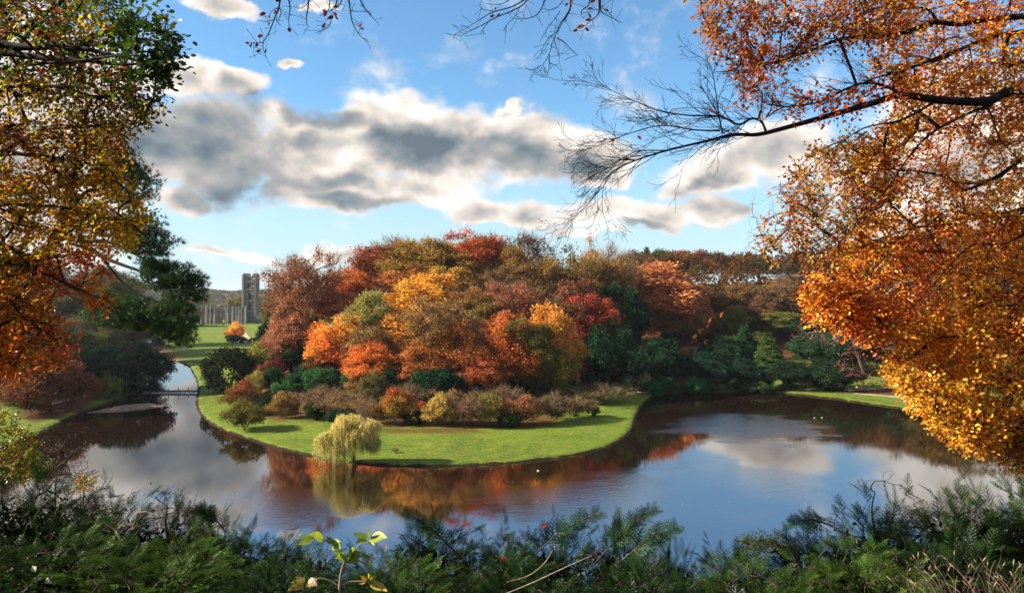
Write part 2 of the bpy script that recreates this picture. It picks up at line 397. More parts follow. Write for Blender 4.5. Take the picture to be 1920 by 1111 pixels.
def sheet(name, x0, x1, y0, y1, z, m, nx_=2, ny_=2):
    X, Y = np.meshgrid(np.linspace(x0, x1, nx_), np.linspace(y0, y1, ny_)); I_ = (np.arange(ny_ - 1)[:, None] * nx_ + np.arange(nx_ - 1)).ravel()
    return mesh(name, np.c_[X.ravel(), Y.ravel(), np.full(X.size, z)], [np.stack([I_, I_ + 1, I_ + nx_ + 1, I_ + nx_], -1)], (m,))
YW = 27 * FPX / 176
# one lake sheet (an L that stops at the weir) and the higher pool behind it
lw = MB(); 
for x0, x1, y0, y1 in ((-135, 130, 50, YW), (-60, 130, YW, 246)):
    lw.add([(x0, y0, 0), (x1, y0, 0), (x1, y1, 0), (x0, y1, 0)], Q=[(0, 1, 2, 3)])
link('lake', lw.build('lake', (m_water,)), kind='structure')
up = MB(); up.add([(-400, YW + .35, .62), (-75, YW + .35, .62), (-75, 620, .62), (-400, 620, .62)], Q=[(0, 1, 2, 3)])
link('upper_pool', up.build('upper_pool', (m_water,)), kind='structure')

# ---------------------------------------------------------------- stone
def stone_mat(name, c1, c2, c3, sc=1.0, course=None):
    m, n = mat(name); P = objpos(n)
    a = n.noise(P, .25 * sc, 5, .65); b = n.noise(P, 1.6 * sc, 5, .7); s_ = n.noise(n.vm('MULTIPLY', P, (1, 1, .15)), .8 * sc, 4, .6)
    c = n.mix(n.ss(a, .35, .65), rgba(c1, .6), rgba(c2, .6)); c = n.mix(n.ss(b, .45, .7, 0, .8), c, rgba(c3, .6)); c = n.mix(n.ss(s_, .5, .75, 0, .7), c, rgba('2e2a28', .6))
    h = b
    if course:
        br = n.new('ShaderNodeTexBrick'); n.l.new(n.vm('MULTIPLY', P, (1, 0, 1)), br.inputs['Vector'])
        r_ = n.new('ShaderNodeVectorRotate'); 
        v = n.comb(n.m('ADD', n.new('ShaderNodeSeparateXYZ').outputs[0], 0), 0, 0)
        sx = n.new('ShaderNodeSeparateXYZ'); n.l.new(P, sx.inputs[0])
        n.l.new(n.comb(sx.outputs[0], sx.outputs[2], 0), br.inputs['Vector'])
        br.inputs['Scale'].default_value = 1.0; br.inputs['Brick Width'].default_value = 1.1; br.inputs['Row Height'].default_value = course; br.inputs['Mortar Size'].default_value = .03
        h = n.m('SUBTRACT', b, n.m('MULTIPLY', br.outputs['Fac'], .8))
    out(n, bsdf(n, c, .92, .15, bump(n, h, .06, .8))); return m
m_stone = stone_mat('weathered_abbey_stone', '8a857e', 'a09a90', '605b57', 1.0, .45)
m_pale = stone_mat('pale_dressed_stone', 'b8aea4', 'cfc8bf', '8c8682', 1.0)
m_kerb = stone_mat('mossy_kerb_stone', '6f6a58', '8f897a', '4c5232', 2.0)
m_rock = stone_mat('wet_weir_stone', '5c5852', '8d8a84', '2f2c2a', 3.0)
m_gravel, n = mat('pink_grey_gravel'); P = objpos(n)
v = n.new('ShaderNodeTexVoronoi'); n.l.new(P, v.inputs[0]); v.inputs['Scale'].default_value = 3.2
c = n.mix(n.new('ShaderNodeSeparateColor').outputs[0], (0, 0, 0, 1), (0, 0, 0, 1)); sc_ = n.new('ShaderNodeSeparateColor'); n.l.new(v.outputs['Color'], sc_.inputs[0])
c = n.mix(sc_.outputs[0], rgba('6e5348', .7), rgba('b89a88', .7)); c = n.mix(n.ss(n.noise(P, .5, 4), .45, .6, 0, .7), c, rgba('54483e', .7))
out(n, bsdf(n, c, .85, .2, bump(n, v.outputs['Distance'], .15, 1.0)))
m_path, n = mat('pale_gravel_path'); P = objpos(n)
out(n, bsdf(n, n.mix(n.noise(P, 1.2, 5), rgba('8f7c68', .75), rgba('c8b49c', .8)), .95, .1, bump(n, n.noise(P, 8, 4), .05, .6)))

def ribbon(name, pts, wdt, m, z=.06):
    P = np.array([ground_at(px, py, z=.95)[:2] for px, py in pts]) if len(pts[0]) == 2 else np.array(pts)[:, :2]
    for _ in range(3):
        Q = P[1:]; Pn = np.stack([.75 * P[:-1] + .25 * Q, .25 * P[:-1] + .75 * Q], 1).reshape(-1, 2); P = np.vstack([P[:1], Pn, P[-1:]])
    d = np.r_[0, np.cumsum(np.linalg.norm(np.diff(P, axis=0), axis=1))]; s_ = np.arange(0, d[-1], .8)
    P = np.c_[np.interp(s_, d, P[:, 0]), np.interp(s_, d, P[:, 1])]
    t = unit(np.gradient(P, axis=0)); nn = np.c_[-t[:, 1], t[:, 0]]
    k = 5; ws = np.linspace(-.5, .5, k) * wdt; edge = 1 + .12 * np.sin(s_ * .9) * (1)
    V = P[:, None] + nn[:, None] * (ws[None, :, None] * edge[:, None, None])
    zz = gz(V[..., 0].ravel(), V[..., 1].ravel()) + z
    I_ = (np.arange(len(P) - 1)[:, None] * k + np.arange(k - 1)).ravel()
    return mesh(name, np.c_[V.reshape(-1, 2), zz], [np.stack([I_, I_ + 1, I_ + k + 1, I_ + k], -1)], (m,), smooth=True)
link('footpath', ribbon('footpath', [(1395, 717), (1430, 721), (1500, 726), (1580, 732), (1680, 741), (1760, 750), (1850, 762)], 1.7, m_path), kind='structure')
link('footpath', ribbon('footpath', [(1500, 724), (1560, 728.5), (1620, 729), (1700, 727), (1800, 727)], 1.2, m_path, .09), kind='structure')
link('footpath', ribbon('footpath', [(60, 766), (100, 752), (140, 744), (170, 736), (192, 727)], 2.2, m_path), kind='structure')
link('footpath', ribbon('footpath', [(500, 657), (488, 650), (475, 642), (463, 634), (457, 626), (455, 618)], 3.2, m_path), kind='structure')
link('footpath', ribbon('footpath', [(1150, 716), (1170, 721), (1190, 727), (1200, 733)], 1.2, m_path), kind='structure')

# gravel bank in the channel
gb = ground_at(243, 764); th = np.linspace(0, 2 * math.pi, 40, endpoint=False); V = [(gb[0], gb[1] + 1, .55)]
prof = 1 + .16 * np.sin(3 * th + 1) + .1 * np.sin(5 * th)
for k, (rr, zz) in enumerate(((.3, .5), (.6, .34), (.85, .14), (1.0, -.05), (1.15, -.5))):
    for i, a in enumerate(th):
        r_ = rr * prof[i]; V.append((gb[0] + 5.6 * r_ * math.cos(a) + 1.2 * math.sin(a) * r_ * 2, gb[1] + 8.2 * r_ * math.sin(a), zz + .06 * math.sin(9 * a + 3 * k)))
T_ = [(0, 1 + i, 1 + (i + 1) % 40) for i in range(40)]; Q_ = [(1 + k * 40 + i, 1 + (k + 1) * 40 + i, 1 + (k + 1) * 40 + (i + 1) % 40, 1 + k * 40 + (i + 1) % 40) for k in range(4) for i in range(40)]
link('gravel_bank', mesh('gravel_bank', V, [Q_, T_], (m_gravel,), smooth=True), kind='structure')

def block(l, wd, h, j=.04, seed=0):
    g = np.random.default_rng(seed); b = MB(); c = min(l, wd, h) * .16
    V = []; 
    for z, s_ in ((0, 1), (h - c, 1), (h, .86)):
        for sx, sy in ((-1, -1), (1, -1), (1, 1), (-1, 1)): V.append((sx * (l / 2 - (c if s_ < 1 else 0)), sy * (wd / 2 - (c if s_ < 1 else 0)), z))
    V = np.array(V) + g.normal(size=(12, 3)) * j * np.array([.5, 1, .5])
    Q = [(0, 3, 2, 1), (8, 9, 10, 11)] + [(a + i, a + (i + 1) % 4, a + 4 + (i + 1) % 4, a + 4 + i) for a in (0, 4) for i in range(4)]
    b.add(V, Q=Q); return b
# weir: stones in a row with low posts on the crest, white water at its foot
wr = thing('weir', 'low stone weir with a row of short posts crossing the stream at the left', 'weir', (-98, YW, 0))
bl = [block(.98, .7, 1.35, .03, s_).build('stone', (m_rock,)) for s_ in range(4)]
for i in range(18): link('stone', bl[i % 4], wr, loc=(-8.5 + i * 1.0, 0, -.62))
pb = MB(); pb.box(-.09, .09, -.09, .09, 0, .62); pbm = pb.build('post', (m_rock,))
for i in range(6): link('post', pbm, wr, loc=(-6.6 + i * 2.9, -.1, .74))
m_foam, n = mat('white_water'); P = objpos(n)
out(n, bsdf(n, n.mix(n.ss(n.noise(P, 2.5, 5, .7), .4, .6), rgba('5a646a', .8), rgba('f2f4f6', .9)), .5, .4))
fm = MB(); xs = np.linspace(-8.4, 8.6, 70)
for k in range(2):
    pass
V = []
for j, (yy, zz) in enumerate(((-.36, .34), (-.55, .2), (-.85, .06), (-1.7, .012))):
    for i, x in enumerate(xs): V.append((x, yy - .12 * math.sin(i * 1.7 + j) - (.5 * rng.random() if j == 3 else 0), zz + .05 * rng.random() * (j < 3)))
Q = [(j * 70 + i, (j + 1) * 70 + i, (j + 1) * 70 + i + 1, j * 70 + i + 1) for j in range(3) for i in range(69)]
fm.add(V, Q=Q); link('foam', fm.build('foam', (m_foam,), True), wr, kind='stuff')
# low stone edging across the meadow
ke = thing('stone_edging', 'long low stone edging crossing the green meadow left of the round dark yew', 'stone edging', (-131.5, 27 * FPX / 124, 0))
kb = [block(1.0, .5, .55, .03, 9 + s_).build('stone', (m_kerb,)) for s_ in range(3)]
for i in range(15):
    x = -8 + i * 1.03; link('stone', kb[i % 3], ke, loc=(x, .1 * math.sin(i), float(gz(np.array([-131.5 + x]), np.array([27 * FPX / 124]))[0]) - .15))
# flat stones on the waterline
fs = [block(1.5, .8, .22, .05, 30 + s_).build('flat_stone', (m_kerb,)) for s_ in range(2)]
for i, (px, py, lb) in enumerate([(499, 834, 'flat pale stone on the lawn edge, left of the willow'), (741, 874, 'flat pale stone on the lawn edge, right of the willow trunk')]):
    x, y = ground_at(px, py, .3); link('flat_stone', fs[i], label=lb, cat='stone', loc=(x, y, float(gz(np.array([x]), np.array([y + .6]))[0]) - .02), group='flat stones at the waterline')
# ---------------------------------------------------------------- foliage materials (colour comes from each tree, variety from each leaf)
def leaf_mat(name, trans=.35, gloss=False):
    m, n = mat(name)
    oi = n.new('ShaderNodeObjectInfo'); c1 = oi.outputs['Color']; c2 = attr(n, 'accent', 'OBJECT', 'Color'); c3 = attr(n, 'deep', 'OBJECT', 'Color')
    t = attr(n, 'tone'); v = attr(n, 'vary'); hz = attr(n, 'rise'); g2 = attr(n, 'tilt', 'OBJECT', 'Fac')
    f = n.ss(n.m('ADD', t, n.m('MULTIPLY', n.m('SUBTRACT', hz, .5), g2)), .38, .62)
    c = n.mix(f, c1, c2); c = n.mix(n.ss(v, .72, .95), c, c3)
    k = n.ss(v, 0, .75, .38, 1.75, 'LINEAR')
    c = n.vm('SCALE', c, None); c.node.inputs['Scale'].default_value = 1.0; n.l.new(k, c.node.inputs['Scale'])
    d = n.new('ShaderNodeBsdfDiffuse'); n.l.new(c, d.inputs[0]); tr = n.new('ShaderNodeBsdfTranslucent'); n.l.new(c, tr.inputs[0])
    ms = n.new('ShaderNodeMixShader'); ms.inputs[0].default_value = trans; n.l.new(d.outputs[0], ms.inputs[1]); n.l.new(tr.outputs[0], ms.inputs[2])
    o = ms.outputs[0]
    if gloss:
        gl = n.new('ShaderNodeBsdfGlossy'); gl.inputs['Roughness'].default_value = .38; gl.inputs[0].default_value = (1, 1, 1, 1)
        m2 = n.new('ShaderNodeMixShader'); m2.inputs[0].default_value = .012; n.l.new(o, m2.inputs[1]); n.l.new(gl.outputs[0], m2.inputs[2]); o = m2.outputs[0]
    out(n, o); return m
m_leaf = leaf_mat('tree_foliage'); m_gleaf = leaf_mat('dense_foliage', .25)
def bark_mat(name, a, b, sc=1.0):
    m, n = mat(name); P = n.new('ShaderNodeTexCoord').outputs['Object']; q = n.vm('MULTIPLY', P, (1, 1, .25))
    f = n.noise(q, 3 * sc, 5, .7)
    out(n, bsdf(n, n.mix(n.ss(f, .35, .65), rgba(a), rgba(b)), .9, .2, bump(n, f, .04 / sc, .8))); return m
m_bark = bark_mat('grey_brown_bark', '1d1713', '4b4038'); m_palebark = bark_mat('pale_bark', '4d443b', '8a7c6c'); m_darkbark = bark_mat('near_dark_bark', '0a0807', '1e1814', 6)

def clump_cards(C, rad, n_per, size, g, flat=.65, hang=0.0, outward=.5, centre=None, up=.3, spread=None):
    """leaf cards scattered through clumps at C"""
    n_ = len(C) * n_per; ci = np.repeat(np.arange(len(C)), n_per)
    p = g.normal(size=(n_, 3)); p = unit(p) * (g.random((n_, 1)) ** .5) * (1 + .35 * (g.random((n_, 1)) < .25)); r_ = (rad if np.ndim(rad) == 0 else rad[ci][:, None])
    off_ = p * r_ * np.array([1, 1, flat]); off_[:, 2] -= hang * np.linalg.norm(off_[:, :2], axis=1) ** 2
    O = C[ci] + off_
    ctr = centre if centre is not None else C.mean(0)
    No = unit(rdir(n_, g) + outward * unit(O - ctr) + np.array([0, 0, up])); U = rdir(n_, g) + .5 * unit(off_ + 1e-6) + np.array([0, 0, -.25])
    U, V_, N_ = frames(U, No); sz = size * (.65 + .7 * g.random(n_))
    V, F = stamp(*CARD, O, U, V_, N_, sz)
    ct = g.random(len(C)); ph_ = g.random(6) * 6.28; sp_ = .5 + .25 * (np.sin(O[:, 0] * .55 + ph_[0]) + np.sin(O[:, 1] * .6 + ph_[1] + O[:, 2] * .35) * .6 + np.sin(O[:, 2] * .5 + ph_[2] - O[:, 0] * .3) * .6)
    tone = np.repeat(.1 + .35 * ct[ci] + .3 * sp_ + .32 * g.random(n_), 4)
    vary = np.repeat(np.clip(.35 * g.random(n_) + .65 * g.random(len(C))[ci] * .8 + .12 * g.random(n_), 0, 1), 4)
    return V, F, tone, vary, O
def crown_attrs(mb, V, F, tone, vary, z0, z1):
    mb.add(V, Q=F, tone=tone, vary=vary, rise=np.clip((V[:, 2] - z0) / (z1 - z0), 0, 1))

def env_points(n_, g, W_, z0, z1, shape='round', shell=.5, lump=.2, minsep=.0):
    """clump centres in a crown envelope between heights z0 and z1, overall width W_"""
    P = []
    ph = g.random(6) * 6.28
    tries = 0
    while len(P) < n_ and tries < n_ * 40:
        tries += 1
        d = unit(g.normal(size=3)); r_ = shell + (1 - shell) * g.random() ** .6
        if d[2] < -.55 and g.random() < .6: continue
        a = math.atan2(d[1], d[0])
        l = 1 + lump * (math.sin(2 * a + ph[0]) * .5 + math.sin(3 * a + ph[1] + 3 * d[2]) * .5 + math.sin(5 * d[2] + ph[2]) * .4)
        p = d * r_ * l * .92; t = (p[2] + 1) / 2
        if shape == 'cone': s_ = max(.1, 1.15 * (1 - t) ** .8)
        elif shape == 'wide': s_ = 1.0 if t > .3 else .75 + .8 * t
        elif shape == 'drop': s_ = 1.12 if t < .5 else 1.12 - .5 * (t - .5)
        else: s_ = 1
        q_ = np.array([p[0] * s_ * W_ / 2, p[1] * s_ * W_ / 2, z0 + (z1 - z0) * t])
        if minsep and P and np.min(np.linalg.norm(np.array(P) - q_, axis=1)) < minsep: continue
        P.append(q_)
    return np.array(P)

VAR = {}
def make_tree(key, seed, H=20.0, W_=14.0, base=.25, n_cl=150, per=150, size=.42, clr=1.6, flat=.75, shape='round', shell=.45, lump=.22,
              twig=0, trunk_r=.42, hang=0.0, leader=.72, limbvis=4, mats=(m_leaf, m_bark), sag=-.12, twigmat=None, sides=5, up=.3, outward=.5):
    g = np.random.default_rng(seed); z0, z1 = base * H, H - clr * .5
    C = env_points(n_cl, g, W_ - clr * 1.4, z0, z1, shape, shell, lump, clr * .45)
    zs = np.linspace(-1.0, leader * H, 12); wob = np.cumsum(g.normal(size=(12, 2)) * .13, axis=0)
    tp = np.c_[wob, zs]; tp[0, :2] = tp[1, :2]
    ns = np.interp(zs, [0, .18 * H], [1, 0])   # discourage attaching low on the trunk
    P, cnt, br = grow(tp[3:], np.linspace(0, 6, 9), C, 1.1, sag, g)
    tm = MB(); top = trunk_r * .25
    V, Q = tube(tp, np.linspace(trunk_r * 1.15, top, 12), 8); V[:, :2] *= 1.0
    V[:8, :2] = (V[:8, :2] - tp[0, :2]) * 1.5 + tp[0, :2]; tm.add(V, Q=Q)
    for b in br:
        c_ = cnt[b]; r_ = np.minimum(.045 * np.maximum(c_, 1) ** .5 * (H / 20), trunk_r * .55); r_[0] = r_[1]
        if r_[1] < .03: continue
        V, Q = tube(P[b], r_, 4); tm.add(V, Q=Q)
    trunk = tm.build(key + '_trunk', (mats[1],), True)
    cm = MB(); V, F, t, v, O = clump_cards(C, clr, per, size, g, flat, hang, outward, np.array([0, 0, (z0 + z1) / 2]), up)
    crown_attrs(cm, V, F, t, v, z0, H)
    if twig:
        # bare twig sprays: slim upward and outward slivers at each clump
        n_ = len(C) * twig; ci = np.repeat(np.arange(len(C)), twig)
        O = C[ci] + g.normal(size=(n_, 3)) * clr * .42
        U = unit(unit(C[ci] - np.array([0, 0, z0])) * 1.0 + rdir(n_, g) * .75 + np.array([0, 0, .35])); U, V2, N2 = frames(U, rdir(n_, g))
        TV = np.array([(0, -.016, 0), (0, .016, 0), (1, 0, 0), (.45, 0, 0), (.75, .22, .05)]); TF = np.array([(0, 1, 2), (3, 3, 4)])
        TV = np.array([(0, -.018, 0), (0, .018, 0), (1, 0, 0), (.4, 0, 0), (.43, .02, 0), (.8, .28, .06)]); TF = np.array([(0, 1, 2), (3, 4, 5)])
        V, F = stamp(TV, TF, O, U, V2, N2, 1.3 * clr * (.6 + .6 * g.random(n_)))
        cm.add(V, T=F, m=1, tone=np.zeros(len(V)), vary=np.zeros(len(V)), rise=np.zeros(len(V)))
    crown = cm.build(key + '_crown', (mats[0], twigmat or mats[1]))
    VAR[key] = (crown, trunk, H, W_)
m_twig = bark_mat('russet_twigs', '3a2414', '7c5230'); m_twigg = bark_mat('grey_twigs', '443422', '8a7250')
for i in range(4): make_tree(f'round{i}', 100 + i, lump=.34 + .05 * i, twigmat=m_twig, twig=12, shell=.35)
for i in range(2): make_tree(f'tall{i}', 120 + i, H=22, W_=11, base=.12, n_cl=140, per=130, size=.44, clr=1.45, flat=.85, lump=.3, hang=.03, twig=5, twigmat=m_twig)
for i in range(3): make_tree(f'thin{i}', 140 + i, n_cl=160, per=80, size=.40, twig=24, shell=.35, lump=.3, twigmat=m_twigg, clr=1.3, limbvis=8)
for i in range(2): make_tree(f'limby{i}', 150 + i, n_cl=210, per=42, size=.36, twig=26, shell=.35, lump=.34, twigmat=m_twigg, clr=1.25, trunk_r=.6)
for i in range(2): make_tree(f'bare{i}', 160 + i, n_cl=170, per=6, size=.3, twig=46, shell=.3, lump=.3, twigmat=m_twigg, clr=1.3)
make_tree('umbrella', 171, H=18, W_=16, base=.45, n_cl=110, per=90, size=.42, shape='wide', flat=.5, shell=.6, twig=10, twigmat=m_twig)
for i in range(2): make_tree(f'skirt{i}', 180 + i, H=18, W_=14, base=.02, n_cl=220, per=110, size=.42, clr=1.4, shape='drop', flat=.95, hang=.12, lump=.28, shell=.55, up=.5, outward=.6)   # beech with sprays to the ground
for i in range(2): make_tree(f'yew{i}', 190 + i, H=10, W_=11, base=.04, n_cl=210, per=120, size=.30, clr=.95, shape='drop', lump=.3, shell=.7, flat=.8, trunk_r=.3, up=.2, outward=.9, mats=(m_gleaf, m_bark))
for i in range(2): make_tree(f'cone{i}', 200 + i, H=18, W_=8, base=.05, n_cl=180, per=95, size=.36, clr=.85, shape='cone', lump=.15, shell=.6, flat=.45, hang=.25, leader=.97, trunk_r=.28)
for i in range(4): make_tree(f'shrub{i}', 210 + i, H=3.4, W_=4.2, base=.08, n_cl=70, per=85, size=.17, clr=.5, shape='drop', lump=.35, shell=.45, flat=.8, trunk_r=.07, leader=.5, twig=9, twigmat=m_twig)
for i in range(2): make_tree(f'evshrub{i}', 220 + i, H=3.2, W_=4.4, base=.03, n_cl=85, per=90, size=.19, clr=.48, shape='drop', lump=.25, shell=.75, flat=.8, trunk_r=.07, leader=.5, outward=1.0, mats=(m_gleaf, m_bark))
make_tree('twiggy', 231, H=3.2, W_=4.4, base=.1, n_cl=80, per=50, size=.13, clr=.5, shape='drop', lump=.35, shell=.3, trunk_r=.06, leader=.4, twig=30, twigmat=m_twigg)

def shade(o, col, accent=None, deep=None, tilt=0.0):
    o.color = (*col, 1); o['accent'] = [float(x) for x in (accent or col)]; o['deep'] = [float(x) for x in (deep or accent or col)]; o['tilt'] = float(tilt)
KF = .86
def plant(name, cat, key, px, top, w_px, D, cols, label, base_z=None, group=None, tilt=0.0, rz=None, parts=True, sink=.3, hmax=None, k=None):
    """stand a tree at distance D so that its crown top and width come where the photograph has them"""
    crown, trunk, H, W_ = VAR[key]
    x = (px - CX) / FPX * D; zt = CAMZ + (HY - top) / FPX * D
    zg = float(gz(np.array([x]), np.array([D]))[0]) - sink if base_z is None else base_z
    h_ = zt - zg
    if hmax and h_ > hmax: zg = zt - hmax; h_ = hmax
    if h_ < 1: h_ = 1.0
    wd = w_px / FPX * D; rz = random.uniform(0, 6.28) if rz is None else rz
    e = thing(name, label, cat, (x, D, zg), rz, group); e.scale = (wd / W_, wd / W_, h_ / H)
    if trunk and parts: link('trunk', trunk, e)
    c = link('crown', crown, e); kk = k or KF
    cs = []
    for c_ in cols.split():
        v = lin(c_, kk); y_ = .3 * v[0] + .5 * v[1] + .2 * v[2]; v[1] *= 1.32 if v[0] > 2.2 * v[1] else 1.0; v[2] *= .85 if v[0] > v[1] else .66; cs.append([a_ * .90 + y_ * .10 + .004 for a_ in v])
    shade(c, cs[0], cs[1] if len(cs) > 1 else None, cs[2] if len(cs) > 2 else None, tilt)
    return e
